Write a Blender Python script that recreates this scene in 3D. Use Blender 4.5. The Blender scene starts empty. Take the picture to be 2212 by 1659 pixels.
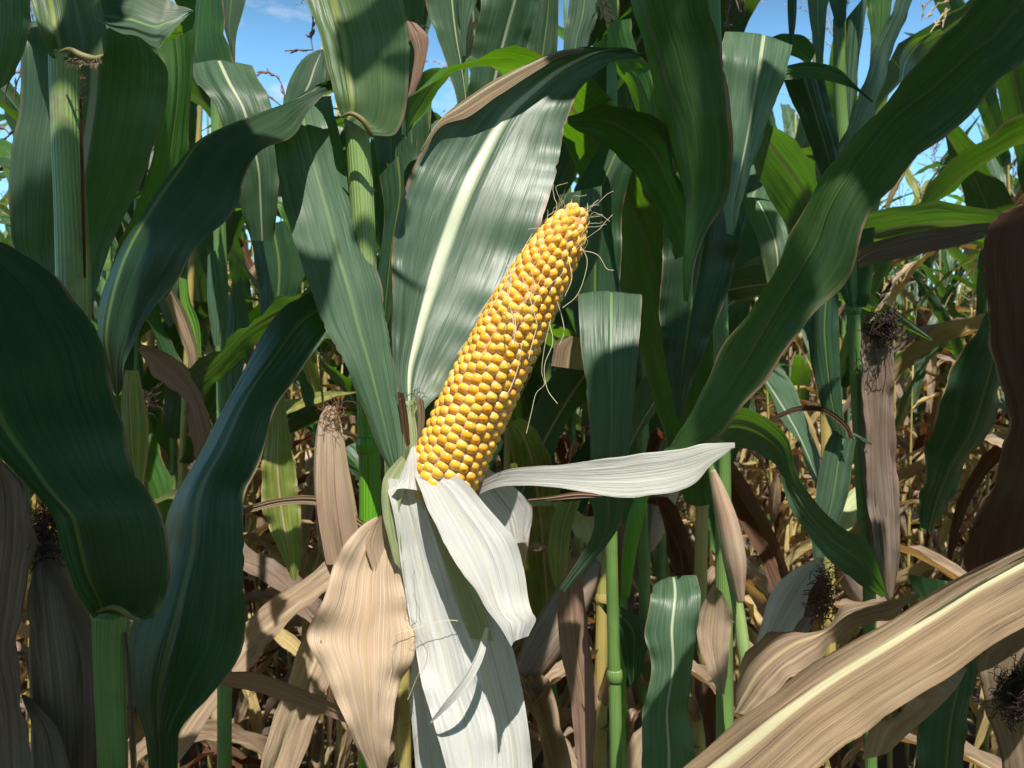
import bpy, math, random
import numpy as np
from mathutils import Vector
R = math.radians
SC = bpy.context.scene

# ------------------------------------------------------------------ camera, sky, sun, exposure
F = 1916.0                     # focal length in display pixels (picture 2212 x 1659)
EYE = 1.25
cam_d = bpy.data.cameras.new("camera")
cam = bpy.data.objects.new("camera", cam_d)
SC.collection.objects.link(cam)
cam.location = (0, 0, EYE)
cam.rotation_euler = (R(90), 0, 0)
cam_d.sensor_width = 36.0
cam_d.lens = 36.0 * F / 2212.0
cam_d.dof.use_dof = True; cam_d.dof.focus_distance = 0.58; cam_d.dof.aperture_fstop = 26
cam_d.clip_start = 0.02
cam_d.clip_end = 1000
SC.camera = cam

SUN = Vector((0.08, -0.50, 0.84)).normalized()      # towards the sun
elev = math.asin(SUN.z)
azim = math.atan2(SUN.x, SUN.y)
w = bpy.data.worlds.new("World"); SC.world = w
w.use_nodes = True
nt = w.node_tree; nt.nodes.clear()
wo = nt.nodes.new("ShaderNodeOutputWorld"); bg = nt.nodes.new("ShaderNodeBackground")
sky = nt.nodes.new("ShaderNodeTexSky"); sky.sky_type = 'NISHITA'; sky.sun_disc = False
sky.sun_elevation = elev; sky.sun_rotation = azim; sky.air_density = 1.0; sky.dust_density = 0.4; sky.ozone_density = 2.0
tc = nt.nodes.new("ShaderNodeTexCoord"); mp = nt.nodes.new("ShaderNodeMapping"); mp.inputs['Scale'].default_value = (1.6, 1.6, 4.0)
mp.inputs['Location'].default_value = (0.35, 0.2, 0.1)
nz = nt.nodes.new("ShaderNodeTexNoise"); nz.inputs['Scale'].default_value = 2.6; nz.inputs['Detail'].default_value = 7; nz.inputs['Roughness'].default_value = 0.6
rp = nt.nodes.new("ShaderNodeValToRGB"); rp.color_ramp.elements[0].position = 0.57; rp.color_ramp.elements[1].position = 0.72
mx = nt.nodes.new("ShaderNodeMix"); mx.data_type = 'RGBA'
nt.links.new(tc.outputs['Generated'], mp.inputs['Vector']); nt.links.new(mp.outputs[0], nz.inputs['Vector'])
nt.links.new(nz.outputs['Fac'], rp.inputs[0]); nt.links.new(rp.outputs[0], mx.inputs[0])
# air near the horizon is much brighter than the zenith
sx_ = nt.nodes.new("ShaderNodeSeparateXYZ"); nt.links.new(tc.outputs['Generated'], sx_.inputs[0])
gr = nt.nodes.new("ShaderNodeMapRange"); gr.inputs[1].default_value = 0.30; gr.inputs[2].default_value = 0.52; gr.inputs[3].default_value = 3.1; gr.inputs[4].default_value = 0.28
gr.interpolation_type = 'SMOOTHSTEP'; nt.links.new(sx_.outputs[2], gr.inputs[0])
vm = nt.nodes.new("ShaderNodeVectorMath"); vm.operation = 'SCALE'; nt.links.new(sky.outputs[0], vm.inputs[0]); nt.links.new(gr.outputs[0], vm.inputs['Scale'])
vt = nt.nodes.new("ShaderNodeVectorMath"); vt.operation = 'MULTIPLY'; vt.inputs[1].default_value = (0.74, 1.08, 1.12); nt.links.new(vm.outputs[0], vt.inputs[0])
nt.links.new(vt.outputs[0], mx.inputs[6]); mx.inputs[7].default_value = (11.0, 12.0, 13.0, 1)
nt.links.new(mx.outputs[2], bg.inputs[0]); bg.inputs[1].default_value = 0.05
nt.links.new(bg.outputs[0], wo.inputs[0])
sl = bpy.data.lights.new("sun", 'SUN'); sl.energy = 5.0; sl.angle = R(0.5); sl.color = (1.0, 0.95, 0.87)
so = bpy.data.objects.new("sun", sl); SC.collection.objects.link(so)
so.rotation_euler = SUN.to_track_quat('Z', 'Y').to_euler(); so.location = SUN * 20
SC.view_settings.view_transform = 'Standard'; SC.view_settings.look = 'None'
SC.view_settings.exposure = 0.6; SC.view_settings.gamma = 1
SC.cycles.max_bounces = 5; SC.cycles.diffuse_bounces = 2; SC.cycles.transparent_max_bounces = 4; SC.cycles.transmission_bounces = 4

# ------------------------------------------------------------------ materials
class NT:
    def __init__(s, name):
        s.m = bpy.data.materials.new(name); s.m.use_nodes = True
        s.t = s.m.node_tree; s.t.nodes.clear()
    def n(s, typ, ins=None, **kw):
        nd = s.t.nodes.new(typ)
        for k, v in kw.items(): setattr(nd, k, v)
        for k, v in (ins or {}).items():
            if hasattr(v, 'is_output'): s.t.links.new(v, nd.inputs[k])
            else: nd.inputs[k].default_value = v
        return nd
    def math(s, op, a, b=0.0, c=None):
        d = {0: a, 1: b}
        if c is not None: d[2] = c
        return s.n("ShaderNodeMath", d, operation=op).outputs[0]
    def mix(s, f, a, b):
        return s.n("ShaderNodeMix", {0: f, 6: a, 7: b}, data_type='RGBA').outputs[2]
    def ramp(s, v, a, b):      # smoothstep a..b
        return s.n("ShaderNodeMapRange", {0: v, 1: a, 2: b, 3: 0.0, 4: 1.0}, interpolation_type='SMOOTHSTEP').outputs[0]
    def noise(s, vec, scale, detail=3.0, rough=0.55):
        return s.n("ShaderNodeTexNoise", {'Vector': vec, 'Scale': scale, 'Detail': detail, 'Roughness': rough}).outputs['Fac']

def C4(c): return (c[0], c[1], c[2], 1.0)

def leaf_mat(name, base, base2, rib, trans, tf=0.3, rough=0.42, margin=(0.34, 0.2, 0.12), margin_w=0.03,
             rib_w=0.06, stria=0.48, spots=0.0, spotcol=(0.12, 0.06, 0.03), spec=0.5, bump=0.35, ripple=0.55, patch=0.35, patchcol=(0.17, 0.17, 0.06), lines=42, bleach=None, bleach_amt=0.0):
    g = NT(name)
    uv = g.n("ShaderNodeUVMap", uv_map="UVMap").outputs[0]
    sep = g.n("ShaderNodeSeparateXYZ", {0: uv})
    u, v = sep.outputs[0], sep.outputs[1]
    rnd = g.n("ShaderNodeObjectInfo").outputs['Random']
    off = g.math('MULTIPLY', rnd, 37.0)
    a = g.math('ABSOLUTE', u)
    fine = g.n("ShaderNodeCombineXYZ", {0: g.math('MULTIPLY', u, lines * 1.0), 1: g.math('MULTIPLY', v, 5.0), 2: off}).outputs[0]
    mid = g.n("ShaderNodeCombineXYZ", {0: g.math('MULTIPLY', u, 6.0), 1: g.math('MULTIPLY', v, 9.0), 2: off}).outputs[0]
    nf = g.noise(fine, 1.0, 3.0, 0.6)
    nm = g.noise(mid, 1.0, 4.0, 0.6)
    pos = g.n("ShaderNodeTexCoord").outputs['Object']
    nb = g.noise(pos, 14.0, 4.0, 0.6)
    c = g.mix(g.ramp(nm, 0.3, 0.7), C4(base), C4(base2))
    # striations along the veins: darken and lighten
    k = g.math('MULTIPLY_ADD', g.math('SUBTRACT', nf, 0.5), stria * 2.2, 1.0)
    wv = g.math('SINE', g.math('MULTIPLY', u, lines * 1.45))
    k = g.math('MULTIPLY', k, g.math('MULTIPLY_ADD', wv, stria * 0.05, 1.0))
    k = g.math('MULTIPLY', k, g.math('MULTIPLY_ADD', g.math('SUBTRACT', rnd, 0.5), 0.35, 1.0))
    c = g.n("ShaderNodeVectorMath", {0: c, 'Scale': k}, operation='SCALE').outputs[0]
    if bleach:
        c = g.mix(g.math('MULTIPLY', g.ramp(nb, 0.45, 0.75), bleach_amt), c, C4(bleach))
    # brown margin
    mg = g.ramp(g.math('MULTIPLY_ADD', g.math('SUBTRACT', g.noise(mid, 2.5, 3.0), 0.5), margin_w * 5.0, a), 1.0 - margin_w * 1.5, 1.0 - margin_w * 0.3)
    mg = g.math('MULTIPLY', mg, g.math('MULTIPLY_ADD', g.ramp(g.noise(g.n("ShaderNodeCombineXYZ", {0: u, 1: g.math('MULTIPLY', v, 14.0), 2: off}).outputs[0], 1.0, 3.0), 0.42, 0.58), 0.85, 0.12))
    c = g.mix(mg, c, C4(margin))
    # fine veins, dust specks and short pale scratches
    vn = g.ramp(g.noise(g.n("ShaderNodeCombineXYZ", {0: g.math('MULTIPLY', u, lines * 1.9), 1: g.math('MULTIPLY', v, 1.2), 2: off}).outputs[0], 1.0, 1.0, 0.4), 0.50, 0.66)
    c = g.n("ShaderNodeVectorMath", {0: c, 'Scale': g.math('MULTIPLY_ADD', vn, stria * 0.75, 1.0 - stria * 0.2)}, operation='SCALE').outputs[0]
    du = g.noise(g.n("ShaderNodeCombineXYZ", {0: g.math('MULTIPLY', u, 34.0), 1: g.math('MULTIPLY', v, 120.0), 2: off}).outputs[0], 1.0, 2.0, 0.6)
    c = g.mix(g.math('MULTIPLY', g.ramp(du, 0.70, 0.78), 0.35), c, C4((0.36, 0.36, 0.28)))
    pt = g.ramp(g.noise(pos, 7.0, 5.0, 0.65), 0.58, 0.74)
    c = g.mix(g.math('MULTIPLY', pt, patch), c, C4(patchcol))
    if spots > 0:
        sp = g.n("ShaderNodeCombineXYZ", {0: g.math('MULTIPLY', u, 16.0), 1: g.math('MULTIPLY', v, 160.0), 2: off}).outputs[0]
        sn = g.noise(sp, 1.0, 2.0, 0.7)
        c = g.mix(g.math('MULTIPLY', g.ramp(sn, 0.80 - spots * 0.2, 0.86 - spots * 0.2), 0.75), c, C4(spotcol))
    # midrib
    rm = g.math('SUBTRACT', 1.0, g.ramp(a, rib_w * 0.45, rib_w))
    rk = g.n("ShaderNodeVectorMath", {0: C4(rib)[:3], 'Scale': g.math('MULTIPLY_ADD', g.math('SUBTRACT', nf, 0.5), 0.25, 1.0)}, operation='SCALE').outputs[0]
    c = g.mix(rm, c, rk)
    bh = g.math('ADD', g.math('MULTIPLY', wv, 0.10), g.math('MULTIPLY', nf, 1.6))
    bmp0 = g.n("ShaderNodeBump", {'Strength': bump, 'Distance': 0.0006, 'Height': bh}).outputs[0]
    lw = g.n("ShaderNodeCombineXYZ", {0: g.math('MULTIPLY', u, 2.6), 1: g.math('MULTIPLY', v, 9.0), 2: off}).outputs[0]
    bmp = g.n("ShaderNodeBump", {'Strength': ripple, 'Distance': 0.008, 'Height': g.noise(lw, 1.0, 2.5, 0.45), 'Normal': bmp0}).outputs[0]
    rr = g.math('MULTIPLY_ADD', g.math('SUBTRACT', nb, 0.5), 0.35, rough)
    p = g.n("ShaderNodeBsdfPrincipled", {'Base Color': c, 'Roughness': rr, 'Specular IOR Level': spec, 'Normal': bmp})
    tcx = g.n("ShaderNodeVectorMath", {0: C4(trans)[:3], 'Scale': k}, operation='SCALE').outputs[0]
    tcx = g.mix(g.math('MAXIMUM', mg, rm), tcx, C4([x * 0.5 for x in margin]))
    t = g.n("ShaderNodeBsdfTranslucent", {'Color': tcx, 'Normal': bmp})
    ms = g.n("ShaderNodeMixShader", {0: tf, 1: p.outputs[0], 2: t.outputs[0]})
    g.n("ShaderNodeOutputMaterial", {0: ms.outputs[0]})
    return g.m

GA = ((0.058, 0.112, 0.062), (0.088, 0.150, 0.092))
M = {}
M['green'] = leaf_mat("leaf_green", *GA, rib=(0.16, 0.27, 0.11), trans=(0.11, 0.27, 0.012), tf=0.28, spots=0.12)
M['green_hero'] = leaf_mat("leaf_green_wide_rib", (0.068, 0.118, 0.072), (0.098, 0.155, 0.105), rib=(0.62, 0.68, 0.46), trans=(0.12, 0.30, 0.01), tf=0.25,
                           rib_w=0.115, margin=(0.36, 0.2, 0.13), margin_w=0.035, spots=0.16, rough=0.42, spec=0.55, ripple=0.6, stria=0.32)
M['green_rib'] = leaf_mat("leaf_green_white_rib", *GA, rib=(0.50, 0.56, 0.36), trans=(0.15, 0.36, 0.01), tf=0.3, rib_w=0.07, spots=0.14)
M['green_dark'] = leaf_mat("leaf_deep_green_shaded", (0.018, 0.05, 0.02), (0.028, 0.07, 0.027), rib=(0.13, 0.20, 0.04), trans=(0.07, 0.22, 0.005), tf=0.25, rib_w=0.06, spots=0.1)  # green darkened for the shaded leaves, their shade partly in the colour
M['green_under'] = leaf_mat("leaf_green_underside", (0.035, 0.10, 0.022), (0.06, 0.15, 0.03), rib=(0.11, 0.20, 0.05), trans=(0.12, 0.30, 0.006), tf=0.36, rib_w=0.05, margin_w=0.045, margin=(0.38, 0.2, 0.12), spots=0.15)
M['green_shade'] = leaf_mat("leaf_green_underside_shaded", (0.024, 0.062, 0.018), (0.045, 0.10, 0.026), rib=(0.09, 0.15, 0.04), trans=(0.12, 0.30, 0.004), tf=0.36, rib_w=0.05, margin_w=0.06, margin=(0.42, 0.24, 0.15), spots=0.35, stria=0.5)  # darker copy of the underside green, shade put into the colour
M['green_yellow'] = leaf_mat("leaf_fading_green", (0.10, 0.17, 0.03), (0.28, 0.30, 0.07), rib=(0.62, 0.50, 0.26), trans=(0.3, 0.4, 0.03), tf=0.35, margin_w=0.12, margin=(0.45, 0.36, 0.14), spots=0.35, bleach=(0.5, 0.4, 0.12), bleach_amt=0.6)
M['blade_base'] = leaf_mat("leaf_base_olive", (0.075, 0.135, 0.055), (0.11, 0.17, 0.07), rib=(0.30, 0.36, 0.10), trans=(0.16, 0.3, 0.02), tf=0.28, rib_w=0.10, spots=0.12)
M['fresh'] = leaf_mat("fresh_green", (0.10, 0.25, 0.02), (0.14, 0.32, 0.03), rib=(0.2, 0.38, 0.08), trans=(0.2, 0.4, 0.01), tf=0.2, margin_w=0.01)
M['dry'] = leaf_mat("leaf_dry_tan", (0.24, 0.17, 0.115), (0.42, 0.315, 0.215), rib=(0.52, 0.42, 0.24), trans=(0.55, 0.30, 0.08), tf=0.36, rough=0.7, spec=0.2,
                    margin=(0.25, 0.15, 0.08), stria=0.5, spots=0.3, spotcol=(0.14, 0.07, 0.05), bleach=(0.42, 0.30, 0.20), bleach_amt=0.7, bump=0.6)
M['dry_pink'] = leaf_mat("leaf_dry_pinkish", (0.34, 0.20, 0.15), (0.44, 0.28, 0.22), rib=(0.48, 0.38, 0.18), trans=(0.50, 0.24, 0.08), tf=0.34, rough=0.7, spec=0.2,
                         margin=(0.30, 0.18, 0.11), stria=0.5, spots=0.35, spotcol=(0.12, 0.05, 0.05), bump=0.6)
M['dry_yellow'] = leaf_mat("leaf_dry_yellow", (0.42, 0.31, 0.12), (0.52, 0.41, 0.2), rib=(0.6, 0.48, 0.24), trans=(0.6, 0.34, 0.07), tf=0.3, rough=0.65, spec=0.2, stria=0.4, spots=0.3, bump=0.5)
M['dry_brown'] = leaf_mat("leaf_dry_brown_and_shade", (0.07, 0.035, 0.02), (0.12, 0.065, 0.038), rib=(0.2, 0.12, 0.06), trans=(0.28, 0.09, 0.02), tf=0.3, rough=0.75, spec=0.2, stria=0.4, spots=0.3)  # dark brown; on the right-edge leaf it also carries the shade
M['dry_bright_rib'] = leaf_mat("leaf_dry_yellow_rib", (0.25, 0.17, 0.10), (0.36, 0.26, 0.155), rib=(0.58, 0.53, 0.33), trans=(0.3, 0.17, 0.05), tf=0.18, rough=0.6, spec=0.3,
                               margin=(0.26, 0.17, 0.08), rib_w=0.15, stria=0.55, spots=0.25, spotcol=(0.13, 0.07, 0.05), bump=0.7, lines=110)
M['husk'] = leaf_mat("husk_white", (0.72, 0.72, 0.68), (0.79, 0.79, 0.76), rib=(0.70, 0.69, 0.58), trans=(0.75, 0.72, 0.5), tf=0.22, rough=0.55, spec=0.35, margin=(0.6, 0.52, 0.4), margin_w=0.02,
                     stria=0.36, bump=0.75, ripple=0.5, lines=110, bleach=(0.68, 0.63, 0.54), bleach_amt=0.3)
M['husk_lined'] = leaf_mat("husk_white_lined", (0.50, 0.50, 0.45), (0.62, 0.62, 0.57), rib=(0.55, 0.55, 0.5), trans=(0.6, 0.58, 0.45), tf=0.2, rough=0.6, spec=0.3, margin=(0.55, 0.5, 0.4), margin_w=0.02,
                     stria=0.75, bump=1.0, ripple=0.5, lines=60, bleach=(0.45, 0.42, 0.34), bleach_amt=0.4)
M['husk_green'] = leaf_mat("husk_pale_green", (0.44, 0.52, 0.24), (0.56, 0.62, 0.36), rib=(0.5, 0.56, 0.3), trans=(0.5, 0.6, 0.2), tf=0.25, rough=0.55, spec=0.35, margin=(0.55, 0.55, 0.35), stria=0.28, bump=0.8, lines=50)
M['husk_dry'] = leaf_mat("husk_dry_beige", (0.50, 0.37, 0.25), (0.58, 0.445, 0.32), rib=(0.58, 0.42, 0.26), trans=(0.6, 0.36, 0.14), tf=0.22, rough=0.6, spec=0.3, margin=(0.42, 0.26, 0.15), margin_w=0.03,
                         stria=0.42, spots=0.42, spotcol=(0.16, 0.07, 0.03), bleach=(0.56, 0.33, 0.24), bleach_amt=0.6, bump=0.7, lines=110)
M['husk_shade'] = leaf_mat("husk_greybrown_shaded", (0.22, 0.15, 0.11), (0.32, 0.23, 0.17), rib=(0.3, 0.22, 0.15), trans=(0.35, 0.2, 0.09), tf=0.22, rough=0.65, spec=0.3, margin=(0.25, 0.17, 0.11),
                           stria=0.55, spots=0.4, bump=0.9, lines=60, bleach=(0.36, 0.32, 0.28), bleach_amt=0.5)  # grey-brown dry husk, darkened too for the husks hanging in shade

def stalk_mat(name, c1, c2, blot=(0.16, 0.09, 0.09), amt=0.4, rough=0.4):
    g = NT(name)
    uv = g.n("ShaderNodeUVMap", uv_map="UVMap").outputs[0]
    sep = g.n("ShaderNodeSeparateXYZ", {0: uv}); u, v = sep.outputs[0], sep.outputs[1]
    vec = g.n("ShaderNodeCombineXYZ", {0: g.math('MULTIPLY', u, 60.0), 1: g.math('MULTIPLY', v, 8.0)}).outputs[0]
    pos = g.n("ShaderNodeTexCoord").outputs['Object']
    nf = g.noise(vec, 1.0, 3.0); nb = g.noise(pos, 9.0, 4.0)
    c = g.mix(g.ramp(nb, 0.35, 0.65), C4(c1), C4(c2))
    c = g.n("ShaderNodeVectorMath", {0: c, 'Scale': g.math('MULTIPLY_ADD', nf, 0.7, 0.62)}, operation='SCALE').outputs[0]
    nn = g.noise(pos, 22.0, 5.0, 0.7)
    c = g.mix(g.math('MULTIPLY', g.ramp(nn, 0.56, 0.68), amt), c, C4(blot))
    wv = g.math('SINE', g.math('MULTIPLY', u, 150.0))
    b = g.n("ShaderNodeBump", {'Strength': 0.4, 'Distance': 0.0006, 'Height': g.math('ADD', wv, nf)}).outputs[0]
    p = g.n("ShaderNodeBsdfPrincipled", {'Base Color': c, 'Roughness': rough, 'Normal': b, 'Subsurface Weight': 0.0})
    g.n("ShaderNodeOutputMaterial", {0: p.outputs[0]})
    return g.m
M['stalk'] = stalk_mat("stalk_green", (0.10, 0.20, 0.045), (0.16, 0.27, 0.07))
M['stalk_light'] = stalk_mat("stalk_light_green", (0.20, 0.31, 0.09), (0.28, 0.38, 0.13), blot=(0.20, 0.12, 0.12), amt=0.55)
M['stalk_bright'] = stalk_mat("stalk_bright_green", (0.11, 0.33, 0.02), (0.15, 0.38, 0.03), amt=0.0, rough=0.3)
M['stalk_yellow'] = stalk_mat("stalk_yellow", (0.44, 0.33, 0.10), (0.34, 0.30, 0.09), blot=(0.2, 0.1, 0.04))
M['stalk_dry'] = stalk_mat("stalk_dry", (0.36, 0.24, 0.13), (0.26, 0.17, 0.10), blot=(0.1, 0.05, 0.04), rough=0.7)

def plain_mat(name, c1, c2, scale=40, rough=0.6, spec=0.4):
    g = NT(name)
    pos = g.n("ShaderNodeTexCoord").outputs['Object']
    n_ = g.noise(pos, scale, 4.0)
    c = g.mix(n_, C4(c1), C4(c2))
    p = g.n("ShaderNodeBsdfPrincipled", {'Base Color': c, 'Roughness': rough, 'Specular IOR Level': spec})
    g.n("ShaderNodeOutputMaterial", {0: p.outputs[0]})
    return g.m
M['silk_pale'] = plain_mat("silk_pale", (0.62, 0.50, 0.30), (0.78, 0.70, 0.5))
M['silk_dark'] = plain_mat("silk_dark", (0.012, 0.006, 0.005), (0.05, 0.022, 0.012))
M['silk_brown'] = plain_mat("silk_brown", (0.10, 0.035, 0.02), (0.2, 0.08, 0.045))
M['tassel'] = plain_mat("tassel_tan", (0.30, 0.20, 0.12), (0.48, 0.36, 0.22))
M['tassel_dark'] = plain_mat("tassel_purple", (0.10, 0.06, 0.07), (0.22, 0.14, 0.12))
M['cob'] = plain_mat("cob_core", (0.66, 0.30, 0.08), (0.74, 0.38, 0.13), 60)
M['collar'] = plain_mat("collar_brown", (0.10, 0.06, 0.025), (0.24, 0.22, 0.07), 220)

def kernel_mat():
    g = NT("kernel")
    at = g.n("ShaderNodeAttribute", attribute_name="crown").outputs['Fac']
    rn = g.n("ShaderNodeAttribute", attribute_name="krand").outputs['Fac']
    tone = g.mix(rn, C4((0.92, 0.38, 0.010)), C4((0.96, 0.53, 0.045)))
    side = g.mix(rn, C4((0.88, 0.46, 0.16)), C4((0.93, 0.60, 0.30)))
    c = g.mix(g.ramp(at, 0.70, 0.93), side, tone)
    pos = g.n("ShaderNodeTexCoord").outputs['Object']
    b = g.n("ShaderNodeBump", {'Strength': 0.15, 'Distance': 0.0006, 'Height': g.noise(pos, 260.0, 2.0)}).outputs[0]
    p = g.n("ShaderNodeBsdfPrincipled", {'Base Color': c, 'Roughness': 0.2, 'Subsurface Weight': 0.35, 'Subsurface Radius': (0.004, 0.0028, 0.0010),
            'Subsurface Scale': 1.0, 'Coat Weight': 0.6, 'Coat Roughness': 0.12, 'Normal': b})
    g.n("ShaderNodeOutputMaterial", {0: p.outputs[0]})
    return g.m
M['kernel'] = kernel_mat()

def soil_mat():
    g = NT("soil")
    pos = g.n("ShaderNodeTexCoord").outputs['Object']
    a = g.noise(pos, 6.0, 8.0, 0.65); b_ = g.noise(pos, 60.0, 6.0, 0.7)
    c = g.mix(a, C4((0.05, 0.034, 0.022)), C4((0.13, 0.092, 0.06)))
    c = g.mix(g.ramp(b_, 0.6, 0.75), c, C4((0.24, 0.19, 0.14)))
    b = g.n("ShaderNodeBump", {'Strength': 0.9, 'Distance': 0.03, 'Height': g.math('ADD', a, g.math('MULTIPLY', b_, 0.4))}).outputs[0]
    p = g.n("ShaderNodeBsdfPrincipled", {'Base Color': c, 'Roughness': 0.95, 'Normal': b})
    g.n("ShaderNodeOutputMaterial", {0: p.outputs[0]})
    return g.m
M['soil'] = soil_mat()

# ------------------------------------------------------------------ mesh helpers
def P(px, py, d):                         # a point at depth d metres seen at display pixel (px, py)
    return np.array([(px - 1106.0) / F * d, d, EYE - (py - 829.5) / F * d])

class MB:
    def __init__(s): s.v = []; s.f = []; s.uv = []; s.n = 0; s.at = {}
    def grid(s, pts, uvs, close=False):   # pts (rows, cols, 3)
        r, c = pts.shape[:2]
        s.v.append(pts.reshape(-1, 3)); s.uv.append(uvs.reshape(-1, 2))
        i = np.arange(r - 1)[:, None] * c + np.arange(c - 1)[None, :] + s.n
        s.f.append(np.stack([i, i + 1, i + c + 1, i + c], -1).reshape(-1, 4))
        s.n += r * c
    def build(s, name, mat, parent=None, smooth=True, label=None):
        v = np.concatenate(s.v); f = np.concatenate(s.f); uv = np.concatenate(s.uv)
        if parent is not None: v = v - np.array(world_loc(parent))
        me = bpy.data.meshes.new(name)
        me.vertices.add(len(v)); me.vertices.foreach_set('co', v.astype(np.float32).ravel())
        me.loops.add(f.size); me.loops.foreach_set('vertex_index', f.astype(np.int32).ravel())
        me.polygons.add(len(f)); me.polygons.foreach_set('loop_start', (np.arange(len(f)) * 4).astype(np.int32))
        me.update(calc_edges=True)
        ul = me.uv_layers.new(name="UVMap")
        ul.data.foreach_set('uv', uv[f.ravel()].astype(np.float32).ravel())
        if smooth: me.polygons.foreach_set('use_smooth', np.ones(len(f), bool))
        for k, a in s.at.items():
            x = me.attributes.new(k, 'FLOAT', 'POINT'); x.data.foreach_set('value', np.concatenate(a).astype(np.float32))
        me.materials.append(mat); me.update()
        o = bpy.data.objects.new(name, me); SC.collection.objects.link(o)
        if parent is not None: o.parent = parent
        if label: o['label'] = label
        return o

def world_loc(o):
    v = Vector((0, 0, 0))
    while o is not None: v = v + o.location; o = o.parent
    return v

def catmull(A, n):
    A = np.asarray(A, float)
    if A.ndim == 1: A = A[:, None]; sq = True
    else: sq = False
    k = len(A)
    B = np.vstack([2 * A[0] - A[1], A, 2 * A[-1] - A[-2]])
    out = []
    for i in range(k - 1):
        p0, p1, p2, p3 = B[i:i + 4]
        t = (np.arange(n) / n)[:, None]
        out.append(0.5 * (2 * p1 + (p2 - p0) * t + (2 * p0 - 5 * p1 + 4 * p2 - p3) * t ** 2 + (3 * p1 - p0 - 3 * p2 + p3) * t ** 3))
    out.append(A[-1][None])
    out = np.vstack(out)
    return out[:, 0] if sq else out

US = np.array([-1, -.95, -.85, -.7, -.52, -.36, -.22, -.12, -.06, 0, .06, .12, .22, .36, .52, .7, .85, .95, 1.0])
US_LO = np.array([-1, -.72, -.36, -.1, 0, .1, .36, .72, 1.0])
def unit(a): return a / np.maximum(np.linalg.norm(a, axis=-1, keepdims=True), 1e-9)

def add_ribbon(mb, L, Rr, m, fold=0.1, wave=0.0025, wl=0.06, seg=8, seed=0, ridge=0.0012, lo=False, crumple=0.0, round_=0.0, corr=0.0, rag=0.006):
    rs = np.random.RandomState(seed)
    L = catmull(L, seg); Rr = catmull(Rr, seg); m = np.clip(catmull(m, seg), 0.05, 0.95)
    Cn = (L + Rr) / 2; T = unit(np.gradient(Cn, axis=0)); W = Rr - L; wd = np.linalg.norm(W, axis=1)
    N = unit(np.cross(W, T))
    v = np.concatenate([[0], np.cumsum(np.linalg.norm(np.diff(Cn, axis=0), axis=1))])
    U = US_LO if lo else US
    u = U[None, :]; mm = m[:, None]
    s = np.where(u < 0, mm * (1 + u), mm + (1 - mm) * u)
    rg = rs.rand(len(v), 2) ** 3 * rag * (1 + 3 * (np.sin(v * 31 + rs.rand() * 6) > .75))[:, None]     # ragged, nicked margins
    s = s + np.where(u < -.99, rg[:, :1], 0) - np.where(u > .99, rg[:, 1:], 0)
    pts = L[:, None, :] + W[:, None, :] * s[..., None]
    off = -fold * wd[:, None] * (1 - np.abs(u) ** 1.4)
    off = off + round_ * wd[:, None] * np.sqrt(np.maximum(0, 1 - (2 * s - 1) ** 2))
    off = off + ridge * np.exp(-(u / 0.07) ** 2)
    vv = v[:, None]
    tp = np.minimum(1, wd / 0.04)[:, None]
    ph = rs.rand(8) * 6.283
    side = np.where(u < 0, ph[0], ph[1])
    f1 = np.sin(vv * 6.283 / wl + side) + 0.6 * np.sin(vv * 6.283 / wl * 1.73 + side * 2 + ph[2]) + 0.35 * np.sin(vv * 6.283 / wl * 3.1 + ph[3] + side)
    off = off + wave * tp * np.abs(u) ** 2.2 * f1
    off = off + 0.6 * wave * tp * np.sin(vv * 6.283 / (wl * 2.7) + u * 2.2 + ph[4])
    if crumple:
        off = off + crumple * tp * (np.sin(u * 5 + vv * 40 + ph[5]) + 0.7 * np.sin(u * 9 - vv * 63 + ph[6]) + 0.5 * np.sin(u * 3 + vv * 115 + ph[7]))
    if corr:
        off = off + corr * tp * (np.sin(u * 21 + ph[5] + 1.5 * np.sin(vv * 18)) + 0.6 * np.sin(u * 37 + ph[6]))
    pts = pts + N[:, None, :] * off[..., None]
    uv = np.stack([np.broadcast_to(u, s.shape), np.broadcast_to(vv, s.shape)], -1)
    mb.grid(pts, uv)

def px_leaf(name, parent, mat, st, d=0.6, dd=0.0, m=0.5, mb=None, build=True, label=None, sun=0.0, **kw):
    n = len(st)
    def lst(x):
        x = np.atleast_1d(np.asarray(x, float))
        return np.interp(np.linspace(0, 1, n), np.linspace(0, 1, len(x)), x) if len(x) > 1 else np.full(n, x[0])
    d = lst(d); dd = lst(dd); m = lst(m)
    L = np.array([P(a[0], a[1], d[i] - dd[i] / 2) for i, a in enumerate(st)])
    Rr = np.array([P(a[2], a[3], d[i] + dd[i] / 2) for i, a in enumerate(st)])
    if sun:
        L = L + np.array(SUN) * sun; Rr = Rr + np.array(SUN) * sun
    mb = mb or MB()
    if 'dry' in mat: kw.setdefault('rag', .014)
    if 'husk' in mat or 'bright' in mat: kw['rag'] = .002
    kw.setdefault('seed', abs(int(st[0][0] * 7 + st[0][1] * 13 + st[-1][0])) % 9973)
    add_ribbon(mb, L, Rr, m, **kw)
    return mb.build(name, M[mat], parent, label=label) if build else mb

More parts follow.
